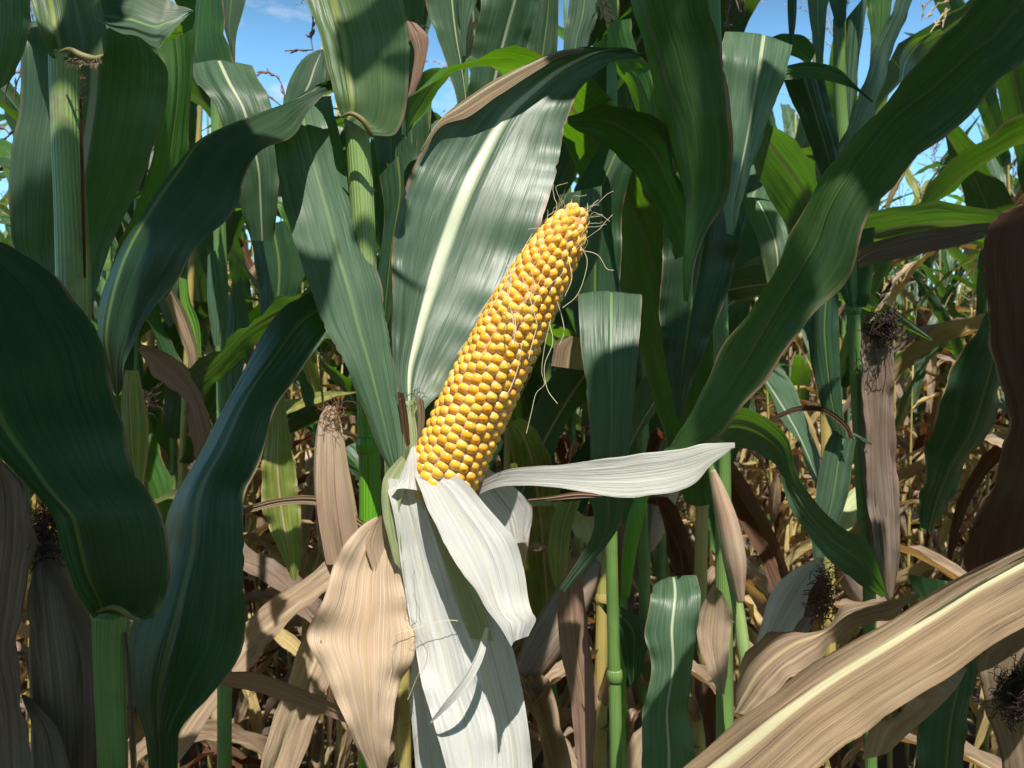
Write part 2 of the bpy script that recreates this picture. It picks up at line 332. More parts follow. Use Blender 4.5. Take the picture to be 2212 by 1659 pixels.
def add_tube(mb, pts, rad, ns=12, seg=6, flute=0.0, cap=True, squash=1.0):
    pts = catmull(np.array(pts, float), seg); rad = catmull(np.array(rad, float), seg)
    T = unit(np.gradient(pts, axis=0)); ref = np.array([0.13, 1, 0.21]); A = unit(np.cross(T, ref)); B = np.cross(T, A)
    a = np.linspace(0, 2 * math.pi, ns + 1)
    rr = rad[:, None] * (1 + flute * np.cos(a * 9)[None, :])
    g = pts[:, None] + A[:, None] * (rr * np.cos(a)[None])[..., None] + B[:, None] * (rr * squash * np.sin(a)[None])[..., None]
    if cap:
        g = np.concatenate([np.broadcast_to(pts[0], g[:1].shape), g, np.broadcast_to(pts[-1], g[:1].shape)])
    v = np.concatenate([[0], np.cumsum(np.linalg.norm(np.diff(g.mean(1), axis=0), axis=1))])
    uv = np.stack([np.broadcast_to(a / 6.283, g.shape[:2]), np.broadcast_to(v[:, None], g.shape[:2])], -1)
    mb.grid(g, uv)

def px_stalk(name, parent, mat, st, nodes=(), flute=0.02, label=None, ns=20):
    """st: (px, py, depth, width in pixels); nodes: index positions with swollen rings"""
    q = [np.array(st[0], float)]
    for b in st[1:]:                       # even spacing, so that the spline cannot overshoot
        b = np.array(b, float); a = q[-1]; k = max(1, int(abs(b[1] - a[1]) / 260))
        q += [a + (b - a) * (j + 1) / k for j in range(k)]
    mb = MB(); pts = [P(a[0], a[1], a[2]) for a in q]; rad = [a[3] / 2 / F * a[2] for a in q]
    add_tube(mb, pts, rad, ns=ns, seg=8, flute=flute)
    for (px, py, d, wpx) in nodes:
        r = wpx / 2 / F * d; c = P(px, py, d); h = 0.006
        add_tube(mb, [c - [0, 0, h], c - [0, 0, h * .3], c + [0, 0, h * .3], c + [0, 0, h]], [r * .99, r * 1.12, r * 1.12, r * .99], ns=ns, seg=3, flute=flute)
    return mb.build(name, M[mat], parent, label=label)

def hair(mb, p, dirn, length, r=0.00022, curl=0.5, rs=None, n=7, ns=4, grav=0.3):
    pts = [np.array(p)]; d = unit(np.array(dirn, float))
    for i in range(n):
        d = unit(d + rs.randn(3) * curl / n * 2.2 + np.array([0, 0, -grav / n]))
        pts.append(pts[-1] + d * length / n)
    add_tube(mb, pts, [r] * (n + 1), ns=ns, seg=2, cap=False)

def thing(name, label, cat, loc, group=None):
    o = bpy.data.objects.new(name, None); SC.collection.objects.link(o)
    o.empty_display_size = 0.1
    o.location = loc; o['label'] = label; o['category'] = cat
    if group: o['group'] = group
    return o
def ground_under(px, py, d):
    p = P(px, py, d); return (p[0], p[1], 0)

# ------------------------------------------------------------------ ground
bpy_mb = MB()
gx = np.linspace(-250, 250, 3); 
gg = np.array([[[x, y, 0] for x in gx] for y in np.linspace(-250, 250, 3)], float)
bpy_mb.grid(gg, gg[..., :2])
o = bpy_mb.build("ground", M['soil'], smooth=False); o['kind'] = 'structure'; o['label'] = 'dark brown crumbly soil under the corn'

# ------------------------------------------------------------------ plant 1: the plant with the peeled cob
p1 = thing("corn_plant", "corn plant bearing the peeled yellow cob with white husks pulled down", "corn plant", ground_under(800, 1130, 0.63), None)
p1x, p1y = p1.location.x, p1.location.y
px_stalk("stalk", p1, 'stalk_light', [(768, 246, .625, 50), (775, 330, .625, 52), (782, 430, .625, 52), (788, 540, .625, 50), (792, 640, .627, 46), (790, 800, .63, 42), (790, 870, .63, 38)])
px_stalk("stalk", p1, 'stalk_bright', [(790, 855, .63, 38), (796, 950, .63, 46), (799, 1000, .63, 47), (800, 1120, .63, 48), (800, 1400, .63, 52), (800, 2400, .63, 56), (800, 4650, .63, 60)], nodes=[(796, 962, .63, 49), (800, 1480, .63, 54)], label="bright green smooth stalk section with a swollen node")
px_leaf("leaf", p1, 'blade_base', [(738, 256, 803, 293), (731, 235, 855, 288), (722, 200, 880, 212), (703, 133, 886, 110), (687, 67, 882, 50), (662, 0, 867, -8), (630, -110, 820, -130), (600, -230, 740, -270), (560, -340, 600, -360)],
        d=[.608, .60, .604, .615, .63], dd=[0, -.012, -.012], m=[.12, .2, .3], fold=.16, wave=.001, label="broad leaf blade rising from the collar out of the picture")
# collar of the upper blade
mb = MB(); add_tube(mb, [P(738, 252, .60), P(760, 246, .596), P(785, 262, .596), P(800, 288, .60), P(806, 296, .605)], [.0006, .0015, .0019, .0016, .0004], seg=5, ns=8)
mb.build("collar", M['collar'], p1)
F_ST = [(640, 300, 700, 235), (602, 262, 713, 203), (593, 320, 724, 255), (604, 400, 745, 335), (622, 480, 780, 450), (648, 560, 803, 545), (677, 640, 826, 625), (707, 715, 838, 705),
        (738, 775, 848, 780), (765, 835, 860, 850), (790, 895, 868, 905), (818, 970, 872, 962), (846, 1022, 868, 1008)]
px_leaf("leaf", p1, 'green', F_ST, d=[.70, .628, .618, .61, .604, .60, .598, .596], dd=[.02, .03, .02, .0], m=[.5, .5, .45, .4], fold=.10, wave=.0012, wl=.09, label="hanging sunlit leaf narrowing towards the cob's base, lying in front of the stalk")
G_ST = [(872, 880, 908, 905), (858, 838, 928, 872), (848, 775, 968, 838), (846, 700, 1020, 765), (846, 600, 1078, 690), (853, 490, 1132, 590), (880, 390, 1176, 455), (922, 300, 1208, 350), (984, 228, 1226, 255),
        (1062, 184, 1250, 198), (1140, 138, 1288, 158), (1215, 110, 1332, 130), (1300, 107, 1386, 117), (1384, 113, 1392, 119)]
px_leaf("leaf", p1, 'green_hero', G_ST, d=[.612, .616, .622, .63, .64, .652, .664, .678, .69, .698, .705, .71, .712, .712], dd=[.0, .015, .02, .02, .0], m=[.42, .32, .36, .42, .48, .5, .5], fold=.10, wave=.0028, wl=.085, seg=9, corr=.0004, seed=12,
        label="wide sunlit leaf with a thick white midrib behind the cob")
px_leaf("leaf_fold", p1, 'dry_bright_rib', [(908, 325, 912, 332), (944, 266, 952, 274), (985, 228, 1010, 252), (1060, 178, 1075, 208), (1150, 132, 1155, 156), (1215, 108, 1212, 124), (1262, 106, 1260, 112)],
        d=[.662, .668, .675, .684, .692, .70, .706], dd=[-.0, -.006, -.003], m=.3, fold=-.12, wave=.0008, label="brown rolled-back margin of the wide leaf")
# sweeping leaves to the left
D_ST = [(722, 168, 735, 178), (668, 192, 705, 202), (610, 235, 662, 240), (560, 266, 628, 282), (512, 298, 575, 335), (440, 345, 530, 388), (372, 400, 512, 440), (322, 470, 445, 502), (266, 545, 372, 585), (228, 620, 325, 672), (210, 700, 292, 762), (238, 800, 268, 830), (248, 848, 254, 856)]
D_D, D_DD = [.62, .605, .58, .56, .55, .55, .56], [.02, -.03, -.09, -.07, -.03, 0]
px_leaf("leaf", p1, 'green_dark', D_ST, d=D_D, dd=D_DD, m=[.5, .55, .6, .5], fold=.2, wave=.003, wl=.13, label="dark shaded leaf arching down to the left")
E_ST = [(725, 612, 732, 680), (690, 622, 722, 692), (618, 658, 690, 736), (566, 740, 638, 812), (500, 853, 588, 888), (440, 960, 548, 1002), (378, 1072, 526, 1080), (345, 1180, 534, 1206), (308, 1290, 533, 1300), (282, 1395, 516, 1410), (288, 1480, 455, 1500), (312, 1560, 392, 1570), (318, 1620, 384, 1625), (318, 1760, 390, 1760)]
E_D, E_DD = [.625, .61, .60, .585, .565, .55, .54], [.03, -.04, -.06, -.03, .0]
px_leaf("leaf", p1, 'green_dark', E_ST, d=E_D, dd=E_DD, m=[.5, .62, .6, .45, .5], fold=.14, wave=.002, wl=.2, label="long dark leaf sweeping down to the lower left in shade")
# torn sheath beside the cob base
px_leaf("sheath", p1, 'husk_green', [(866, 868, 906, 862), (872, 900, 910, 905), (880, 940, 912, 950), (884, 985, 908, 985)], d=.605, m=.5, fold=-.25, wave=.0005, corr=.0005, ridge=0, label="pale striped leaf sheath with torn brown edges")
px_leaf("sheath", p1, 'dry_brown', [(858, 846, 872, 850), (862, 880, 880, 890), (868, 925, 884, 930), (878, 965, 886, 960)], d=.60, m=.5, fold=-.2, wave=.001)
px_leaf("sheath", p1, 'dry', [(896, 852, 916, 866), (902, 890, 918, 900), (902, 930, 914, 935), (900, 955, 908, 958)], d=.60, m=.5, fold=-.2, wave=.001)
rs = np.random.RandomState(5); mb = MB()
for i in range(26):
    hair(mb, P(862 + i * 2.1, 846 + rs.rand() * 14, .604), (rs.randn() * .5, -.4, .5), .004 + rs.rand() * .004, r=.00018, rs=rs, n=3, ns=3)
mb.build("hair", M['collar'], p1)

# the peeled ear: cob with kernels, husk leaves and silk
CB, CT = P(938, 1078, .572), P(1249, 456, .556)
def build_cob(name, parent, CB, CT, rings=31, rows=20, seed=3):
    rs = np.random.RandomState(seed)
    ax = CT - CB; Ln = np.linalg.norm(ax); ax = ax / Ln
    A = unit(np.cross(ax, [0, 1, 0])); B = np.cross(ax, A)
    def rad(t): return np.interp(t, [0, .06, .15, .45, .65, .8, .9, .96, 1.0], [.0236, .0243, .0245, .0233, .0214, .0187, .0157, .0125, .0082])
    def cen(t): return CB + ax * Ln * t + A * 0.004 * math.sin(t * 3.0)
    core = MB(); ts = np.linspace(0, 1.0, 20)
    add_tube(core, [cen(t) for t in ts], [rad(t) - .0026 for t in ts], ns=24, seg=2)
    cob = core.build(name, M['cob'], parent, label="thick golden yellow corn cob with rows of round glossy kernels, its husks peeled down")
    nu_, nv = 12, 9
    th = np.linspace(0, 2 * math.pi, nu_ + 1); ph = np.linspace(0, math.pi, nv)
    sx = np.outer(np.sin(ph), np.cos(th)); sy = np.outer(np.sin(ph), np.sin(th)); sz = np.outer(np.cos(ph), np.ones_like(th))
    mb = MB(); mb.at = {'crown': [], 'krand': []}
    rowph = rs.rand(rows) * .55
    for r in range(rows):
        sk = rs.rand() * 6.28; ki = -1
        while True:
            ki += 1
            t = -0.01 + (ki + (0.5 if r % 2 else 0) + .28 * rowph[r] + rs.randn() * .05 + .22 * math.sin(ki * .35 + sk)) / rings
            if t > 1.0: break
            if t < .025: continue
            if not (t > .955 and rs.rand() < .45):
                a = 2 * math.pi * (r + rs.randn() * .045 + .45 * math.sin(t * 6 + 1) + .07 * math.sin(t * 31 + sk * 3)) / rows + t * .25
                rr = rad(min(1, max(0, t)))
                radial = A * math.cos(a) + B * math.sin(a)
                slope = (rad(min(1, t + .02)) - rad(max(0, t - .02))) / (.04 * Ln)
                nrm = unit(radial - ax * slope); tan = np.cross(nrm, ax); axl = np.cross(tan, nrm)
                wt = 2 * math.pi * rr / rows * (.54 + rs.rand() * .06); wa = Ln / rings * (.575 + rs.rand() * .07)
                if t > .93: wt *= 1.1
                wt = max(wt, .0026)
                hgt = .0042 * (0.93 + .14 * rs.rand()) * (1 if t < .93 else .8)
                c = cen(t) + radial * (rr - .0040 + rs.randn() * .00018)
                tw = rs.randn() * .10; t1 = tan * math.cos(tw) + axl * math.sin(tw); a1 = axl * math.cos(tw) - tan * math.sin(tw)
                n1 = unit(nrm + .05 * rs.randn() * t1 + .07 * rs.randn() * a1)
                rx = np.sign(sx) * np.abs(sx) ** .95; ry = np.sign(sy) * np.abs(sy) ** .95
                g = c + t1 * (wt * rx)[..., None] + a1 * (wa * ry)[..., None] + n1 * (hgt * sz)[..., None]
                mb.grid(g, np.stack([sx, sy], -1))
                mb.at['crown'].append(sz.ravel() * .5 + .5); kr = rs.rand() if t < .93 else .5 + rs.rand() * .5
                mb.at['krand'].append(np.full(sz.size, kr))
    k = mb.build("kernels", M['kernel'], cob)
    return cob, cen, rad, ax, A, B
# ear is a part of the plant; its kernels, husk leaves and silk are sub-parts
ear, cen, rad, ax, A_, B_ = build_cob("corn_ear", p1, CB, CT)
def husk(mat, st, label=None, **kw):
    kw.setdefault('ridge', 0); kw.setdefault('corr', .0003); kw.setdefault('wave', .0014)
    return px_leaf("husk_leaf", ear, mat, st, label=label, **kw)
husk('husk_lined', [(1008, 1062, 1022, 1074), (1054, 1032, 1062, 1056), (1100, 1014, 1112, 1048), (1190, 1005, 1196, 1053), (1300, 992, 1305, 1070), (1400, 976, 1390, 1074), (1482, 965, 1486, 1052), (1537, 959, 1534, 1004), (1587, 955, 1580, 964)],
     d=[.57, .555, .55, .54, .53, .53], dd=[-.0, -.012, -.02], m=.45, fold=.12, label="white husk leaf sticking out to the right like a wing")
husk('husk', [(895, 1026, 948, 1011), (906, 1052, 1006, 1044), (925, 1100, 1060, 1100), (952, 1155, 1100, 1150), (985, 1215, 1128, 1210), (1020, 1275, 1143, 1285), (1048, 1315, 1150, 1320), (1078, 1352, 1160, 1340), (1106, 1396, 1142, 1374)],
     d=[.552, .532, .518, .506, .502], dd=[.0, .012, .02], m=.5, fold=-.16, wave=.0016, wl=.07, seed=44, label="white husk flap folded down over the front")
husk('husk', [(828, 1032, 905, 1038), (850, 1106, 922, 1106), (864, 1206, 956, 1206), (880, 1310, 988, 1310), (897, 1406, 1022, 1395), (912, 1480, 1045, 1485), (942, 1580, 1072, 1575), (972, 1690, 1074, 1690), (990, 1760, 1060, 1760)],
     d=[.555, .542, .525, .50], m=.5, fold=-.10, corr=.0003, wave=.002, label="longest white husk leaf hanging straight down")
husk('husk_green', [(900, 1050, 930, 1055), (916, 1106, 940, 1106), (950, 1190, 985, 1200), (985, 1290, 1040, 1300), (1010, 1380, 1065, 1385)], d=[.552, .55], m=.5, fold=-.1, label="pale green husk strip between the white ones")
husk('husk', [(925, 1090, 965, 1100), (950, 1190, 1010, 1190), (975, 1300, 1070, 1300), (1002, 1400, 1105, 1392), (1030, 1500, 1128, 1490), (1058, 1600, 1145, 1600), (1070, 1720, 1155, 1720)], d=[.568, .552, .535], m=.55, fold=-.12)
husk('husk_green', [(1090, 1370, 1099, 1372), (1096, 1420, 1110, 1420), (1104, 1480, 1124, 1475), (1118, 1540, 1134, 1535), (1134, 1590, 1142, 1588)], d=[.553, .551], m=.5, fold=-.1)
husk('husk', [(895, 1400, 910, 1405), (884, 1480, 930, 1490), (890, 1560, 950, 1560), (900, 1700, 975, 1700)], d=[.56, .556], m=.5, fold=-.1, corr=.0004)
husk('husk_green', [(868, 984, 892, 1002), (840, 1014, 884, 1045), (826, 1042, 872, 1064), (826, 1106, 862, 1108), (838, 1160, 868, 1182), (852, 1215, 870, 1235)], d=[.565, .552, .548, .545], m=.5, fold=-.3, label="yellow-green husk base wrapped round the cob's foot")
husk('husk', [(845, 1060, 905, 1060), (858, 1045, 904, 1030), (872, 1010, 900, 985), (885, 975, 896, 962)], d=[.549, .554, .56], m=.5, fold=-.2)
husk('husk_green', [(905, 1060, 1015, 1065), (915, 1110, 1020, 1110), (930, 1160, 1000, 1160)], d=[.585, .585], m=.5, fold=-.3)
husk('husk', [(1000, 1010, 1040, 1000), (1015, 1050, 1080, 1030), (1035, 1090, 1130, 1070), (1070, 1130, 1150, 1110), (1100, 1180, 1140, 1170)], d=[.60, .61], m=.5, fold=-.15, label="pale husk leaf behind the foot of the cob")
husk('husk_dry', [(1040, 1080, 1130, 1070), (1050, 1120, 1150, 1095), (1070, 1180, 1145, 1150), (1090, 1240, 1135, 1215), (1105, 1280, 1120, 1270)], d=[.62, .625], m=.5, fold=-.2)
# strip hanging over the long husk
husk('husk', [(1048, 1355, 1056, 1356), (1030, 1410, 1046, 1416), (1000, 1465, 1016, 1476), (962, 1515, 972, 1525), (928, 1560, 931, 1563)], d=[.518, .505, .502, .512], m=.5, fold=-.1, corr=.0002, wave=.0005, label="thin loose husk strip casting a shadow")
husk('husk_dry', [(812, 1118, 840, 1124), (765, 1150, 862, 1170), (725, 1210, 869, 1230), (700, 1290, 882, 1310), (666, 1368, 894, 1382), (695, 1440, 882, 1452), (733, 1530, 857, 1520), (768, 1610, 844, 1600), (798, 1665, 836, 1655), (818, 1700, 828, 1698)],
     d=[.565, .547, .53, .52, .52, .53], dd=[.0, .02, .0], m=[.6, .5], fold=-.18, wave=.004, wl=.06, corr=.0010, crumple=.0007, seg=10, label="big beige papery outer husk hanging at the left")
husk('husk_dry', [(820, 1115, 850, 1110), (800, 1145, 866, 1150), (790, 1180, 868, 1190), (805, 1230, 856, 1240), (822, 1290, 832, 1292)], d=.553, m=.5, fold=-.2)
# silk: pale threads
mb = MB(); rs = np.random.RandomState(8)
def thread(pts, d, r=.00028):
    add_tube(mb, [P(x, y, d + rs.randn() * .0006) for x, y in pts], [r] * len(pts), ns=5, seg=5, cap=False)
thread([(1100, 605), (1096, 640), (1108, 690), (1112, 740), (1126, 745), (1120, 790), (1102, 840), (1090, 856)], .527)
thread([(1090, 560), (1104, 600), (1098, 650), (1112, 690), (1113, 720)], .526)
thread([(1128, 600), (1140, 630), (1160, 700), (1158, 712), (1148, 748), (1142, 775)], .527)
thread([(1105, 590), (1080, 630), (1064, 660), (1050, 685)], .53)
thread([(1190, 690), (1178, 740), (1170, 800), (1176, 830), (1158, 850), (1148, 890), (1137, 936)], .545, .00016)
thread([(1186, 695), (1194, 740), (1176, 790), (1182, 840), (1204, 872)], .54, .0002)
thread([(1200, 640), (1215, 690), (1218, 720), (1208, 745)], .55, .0002)
thread([(1250, 540), (1290, 550), (1310, 580), (1326, 584)], .55, .0002)
thread([(1252, 530), (1268, 560), (1262, 600), (1245, 640), (1215, 665)], .548, .0002)
thread([(1226, 500), (1225, 545), (1235, 600), (1220, 640)], .53, .0002)
thread([(1180, 500), (1165, 540), (1175, 580), (1150, 640)], .53, .0002)
for (x0, y0) in [(880, 1110), (900, 1120), (895, 1200), (910, 1330), (860, 1340)]:
    pts = [(x0, y0)]
    for k in range(7): pts.append((pts[-1][0] + rs.randn() * 9, pts[-1][1] + 26 + rs.randn() * 6))
    thread(pts, .527, .00014)
thread([(1012, 1350), (980, 1340), (940, 1345), (900, 1358), (858, 1368), (848, 1375)], .53, .0002)
for i in range(40):          # tuft at the tip
    t = .88 + rs.rand() * .12; a = rs.rand() * 6.28
    radial = A_ * math.cos(a) + B_ * math.sin(a)
    hair(mb, cen(t) + radial * rad(t) * .97, ax * (1.4 + rs.rand()) + radial * (.35 + .5 * rs.rand()) + np.array([.25, 0, 0]), .008 + rs.rand() * .017, r=.00013, curl=.8, rs=rs, n=6)
for i in range(9):          # threads lying in the grooves
    t = .55 + rs.rand() * .43; a = rs.rand() * 6.28
    pts = []
    for k in range(7):
        tt = max(0, t - k * .028 * (1 + rs.rand() * .4)); a += rs.randn() * .12
        pts.append(cen(tt) + (A_ * math.cos(a) + B_ * math.sin(a)) * (rad(tt) + .0008 + rs.rand() * .0006))
    add_tube(mb, pts, [.00015] * 7, ns=4, seg=4, cap=False)
mb.build("silk", M['silk_pale'], ear)

# second ear, dry and still closed, left of the cob
mb = MB()
add_tube(mb, [P(714, 878, .612), P(713, 905, .61), P(713, 950, .608), P(716, 1010, .606), P(724, 1080, .606), P(735, 1160, .61), P(760, 1240, .615), P(785, 1280, .62)], [.003, .0072, .0098, .0118, .0135, .0145, .013, .008], ns=28, seg=8, flute=.02)
ear2 = mb.build("corn_ear", M['husk_dry'], p1, label="slim closed ear in dry tan husk left of the cob")
px_leaf("husk_leaf", ear2, 'husk_dry', [(690, 905, 716, 900), (683, 980, 722, 985), (682, 1060, 726, 1070), (688, 1130, 735, 1140), (705, 1220, 750, 1225)], d=[.600, .590, .587, .59], m=.5, fold=-.2, ridge=0, corr=.0004, wave=.001)
mb = MB(); rs = np.random.RandomState(18)
for i in range(60): hair(mb, P(700 + rs.rand() * 32, 886 + rs.rand() * 40, .603 + rs.randn() * .005), (rs.randn() * .5 + .3, rs.randn() * .4, .9), .006 + rs.rand() * .014, r=.0002, curl=1.2, rs=rs, n=5)
mb.build("silk", M['silk_brown'], ear2)
px_leaf("leaf", p1, 'dry', [(498, 1118, 503, 1126), (530, 1096, 538, 1108), (600, 1076, 610, 1091), (680, 1070, 684, 1092), (738, 1092, 735, 1114), (788, 1128, 784, 1140)], d=[.57, .58, .60, .605], m=.4, fold=.15, wave=.001, label="thin curled dry leaf strip pointing left")
px_leaf("leaf", p1, 'dry_pink', [(1140, 1078, 1142, 1082), (1190, 1071, 1195, 1080), (1250, 1062, 1252, 1076), (1300, 1068, 1300, 1074)], d=.58, m=.5, fold=.2, wave=.0005)

# ------------------------------------------------------------------ plant 2: left plant, stalk with furry collar
p2 = thing("corn_plant", "corn plant at upper left with a light green stalk and a brown furry collar", "corn plant", ground_under(160, 610, .60))
px_stalk("stalk", p2, 'stalk_light', [(140, 118, .60, 66), (140, 200, .60, 62), (145, 330, .60, 62), (152, 450, .60, 66), (158, 600, .60, 70), (160, 900, .60, 66), (160, 4900, .60, 60)])
px_leaf("leaf", p2, 'blade_base', [(112, 126, 180, 140), (103, 112, 222, 122), (94, 88, 230, 85), (78, 45, 228, 45), (60, -5, 217, -8), (20, -140, 180, -150), (-30, -280, 110, -290)], d=[.588, .585, .59, .60, .61], dd=[.0, -.012], m=[.1, .15, .25], fold=.16, wave=.001, label="broad blade rising from the collar at the top left")
mb = MB(); add_tube(mb, [P(128, 112, .578), P(150, 108, .572), P(178, 122, .572), P(205, 128, .575), P(224, 118, .578)], [.0006, .0018, .0026, .0024, .0006], seg=5, ns=8)
mb.build("collar", M['collar'], p2)
mb = MB(); rs = np.random.RandomState(6)
for i in range(150): hair(mb, P(150 + rs.rand() * 66, 124 + rs.rand() * 16, .572 + rs.rand() * .01), (rs.randn() * .4 + .2, -.5, -.4), .003 + rs.rand() * .005, r=.00014, rs=rs, n=3, ns=3)
for i in range(60): hair(mb, P(172 + rs.rand() * 6, 160 + rs.rand() * 60, .585), (.6, -.5, rs.randn() * .4), .003 + rs.rand() * .003, r=.00014, rs=rs, n=3, ns=3)
mb.build("hair", M['husk_dry'], p2)
px_leaf("leaf", p2, 'green_rib', [(90, 75, 300, 70), (64, 42, 330, 92), (47, 90, 362, 150), (40, 200, 357, 225), (22, 340, 328, 330), (20, 430, 298, 405), (34, 540, 245, 520), (70, 640, 205, 640), (110, 740, 160, 740)],
        d=[.74, .66, .655, .66, .67, .66], dd=[.0, .02, .0], m=[.52, .55, .6], fold=.12, wave=.0022, wl=.11, label="very wide leaf hanging behind the left stalk, half in shadow")
px_leaf("leaf_sheath", p2, 'dry_brown', [(172, 200, 175, 205), (172, 300, 180, 300), (176, 450, 184, 450), (180, 600, 186, 600)], d=.588, m=.5, fold=-.2, wave=.0005)
px_leaf("leaf", p2, 'green', [(-110, -60, 70, -50), (-100, 60, 66, 50), (-90, 150, 38, 150), (-60, 240, -5, 205)], d=.56, dd=.03, m=.5, fold=.1, label="dark leaf filling the top left corner")
px_leaf("leaf", p2, 'green', [(205, -40, 212, 40), (228, -60, 245, 66), (290, -50, 292, 82), (350, -10, 338, 107), (385, 5, 362, 80), (417, 22, 414, 26)], d=[.60, .61, .64], dd=[-.08, -.10, -.04, 0], m=.4, fold=.12, wave=.001, label="folded leaf at the top with a lit patch")
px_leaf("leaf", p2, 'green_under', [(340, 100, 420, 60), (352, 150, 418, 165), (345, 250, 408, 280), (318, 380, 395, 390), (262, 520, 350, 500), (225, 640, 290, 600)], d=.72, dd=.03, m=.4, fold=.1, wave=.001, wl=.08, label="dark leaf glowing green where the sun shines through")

# ------------------------------------------------------------------ plant 3: dark plant close at the lower left
p3 = thing("corn_plant", "dark shaded corn plant close by at lower left with drooping grey ears", "corn plant", ground_under(235, 1400, .48))
px_stalk("stalk", p3, 'stalk', [(240, 1325, .482, 78), (236, 1400, .482, 68), (238, 1500, .482, 64), (243, 1659, .482, 62), (245, 5600, .50, 62)], label="dark green stalk with purple stain")
C_ST = [(204, 1335, 300, 1338), (190, 1310, 340, 1325), (160, 1262, 362, 1268), (134, 1190, 369, 1205), (108, 1106, 348, 1104), (34, 1022, 290, 1020), (-60, 925, 268, 930), (-130, 836, 243, 836), (-190, 740, 224, 745), (-230, 660, 172, 660), (-260, 600, 122, 600), (-300, 520, 30, 530), (-360, 440, -90, 460)]
C_D, C_DD = [.466, .455, .45, .455, .47, .50, .53], [.0, .02, .03, .05, .05]
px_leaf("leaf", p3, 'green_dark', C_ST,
        d=C_D, dd=C_DD, m=[.1, .12, .16, .22, .32, .42, .45], fold=.12, wave=.0015, wl=.12, label="large green leaf darkened for shade with a yellowish midrib filling the left")
mb = MB(); add_tube(mb, [P(206, 1322, .462), P(240, 1312, .456), P(262, 1318, .455), P(285, 1334, .457), P(303, 1338, .46)], [.0006, .0013, .0016, .0014, .0004], seg=5, ns=8)
mb.build("collar", M['collar'], p3)
px_leaf("leaf_sheath", p3, 'husk_shade', [(268, 1365, 274, 1368), (272, 1450, 284, 1450), (278, 1560, 292, 1560), (284, 1700, 298, 1700)], d=.479, m=.5, fold=-.2, wave=.0005)
def tube_ear(parent, st, mat, label=None, flute=.03, name="corn_ear"):
    mb = MB(); add_tube(mb, [P(a[0], a[1], a[2]) for a in st], [a[3] / 2 / F * a[2] for a in st], ns=28, seg=8, flute=flute)
    return mb.build(name, M[mat], parent, label=label)
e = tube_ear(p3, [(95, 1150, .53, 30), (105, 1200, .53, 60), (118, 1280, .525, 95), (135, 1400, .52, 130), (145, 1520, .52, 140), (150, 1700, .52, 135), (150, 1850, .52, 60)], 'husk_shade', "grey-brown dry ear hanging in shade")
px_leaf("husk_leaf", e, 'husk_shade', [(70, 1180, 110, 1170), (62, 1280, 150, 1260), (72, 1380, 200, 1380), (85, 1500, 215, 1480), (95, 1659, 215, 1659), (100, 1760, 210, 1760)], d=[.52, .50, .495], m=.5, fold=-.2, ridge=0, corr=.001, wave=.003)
px_leaf("husk_leaf", e, 'husk_shade', [(45, 1500, 52, 1500), (60, 1540, 80, 1520), (75, 1600, 130, 1580), (80, 1700, 160, 1690)], d=[.495, .485], m=.5, fold=-.1, ridge=0, corr=.001, wave=.002)
mb = MB(); rs = np.random.RandomState(61)
for i in range(260): hair(mb, P(78 + rs.rand() * 50, 1105 + rs.rand() * 110, .53 + rs.randn() * .01), (rs.randn(), rs.randn() * .6, rs.randn()), .01 + rs.rand() * .014, r=.00024, curl=2.2, rs=rs, n=5, ns=3)
mb.build("silk", M['silk_dark'], e)
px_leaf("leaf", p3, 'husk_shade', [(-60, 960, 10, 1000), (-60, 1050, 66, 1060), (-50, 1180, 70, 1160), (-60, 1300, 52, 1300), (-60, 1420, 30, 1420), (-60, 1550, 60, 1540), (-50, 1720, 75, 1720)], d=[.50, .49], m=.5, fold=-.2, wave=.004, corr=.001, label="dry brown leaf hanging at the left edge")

# ------------------------------------------------------------------ plant 4: right-hand plant just outside the frame
p4 = thing("corn_plant", "corn plant at the right edge, its dry yellow-ribbed leaf crossing the corner", "corn plant", ground_under(2420, 1000, .64))
px_stalk("stalk", p4, 'stalk', [(2440, -300, .64, 55), (2430, 400, .64, 62), (2420, 1000, .64, 70), (2420, 4500, .64, 76)], nodes=[(2430, 330, .64, 66), (2421, 1000, .64, 72)])
H_ST = [(2400, -300, 2420, -240), (2250, -190, 2380, -60), (2108, -5, 2228, 120), (2058, 57, 2150, 195), (1982, 140, 2068, 272), (1905, 213, 1995, 330), (1828, 307, 1925, 410), (1768, 395, 1868, 492), (1722, 490, 1838, 565), (1690, 553, 1794, 625), (1628, 653, 1728, 718), (1552, 786, 1645, 835), (1510, 865, 1575, 915), (1482, 905, 1525, 958), (1450, 955, 1480, 975), (1436, 975, 1440, 978)]
H_D, H_DD = [.62, .56, .55, .55, .56, .58, .60], [-.03, -.06, -.05, -.02]
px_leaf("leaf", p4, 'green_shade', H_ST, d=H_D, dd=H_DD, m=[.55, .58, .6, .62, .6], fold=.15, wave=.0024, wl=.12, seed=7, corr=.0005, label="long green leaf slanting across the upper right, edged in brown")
L_ST = [(2440, 1070, 2450, 1200), (2330, 1118, 2345, 1290), (2212, 1180, 2228, 1348), (2108, 1230, 2145, 1393), (2008, 1286, 2052, 1462), (1908, 1346, 1978, 1508), (1775, 1426, 1882, 1568), (1675, 1496, 1822, 1612), (1575, 1573, 1752, 1680), (1475, 1648, 1690, 1745), (1380, 1730, 1590, 1820), (1300, 1800, 1450, 1880)]
px_leaf("leaf", p4, 'dry_bright_rib', L_ST, d=[.50, .44, .42, .41, .40, .39], dd=[-.02, -.03], m=[.2, .2, .22, .2], fold=-.08, wave=.0026, wl=.10, corr=.0010, crumple=.0006, seg=10, seed=31, label="broad dry tan leaf with a bright yellow midrib crossing the lower right")
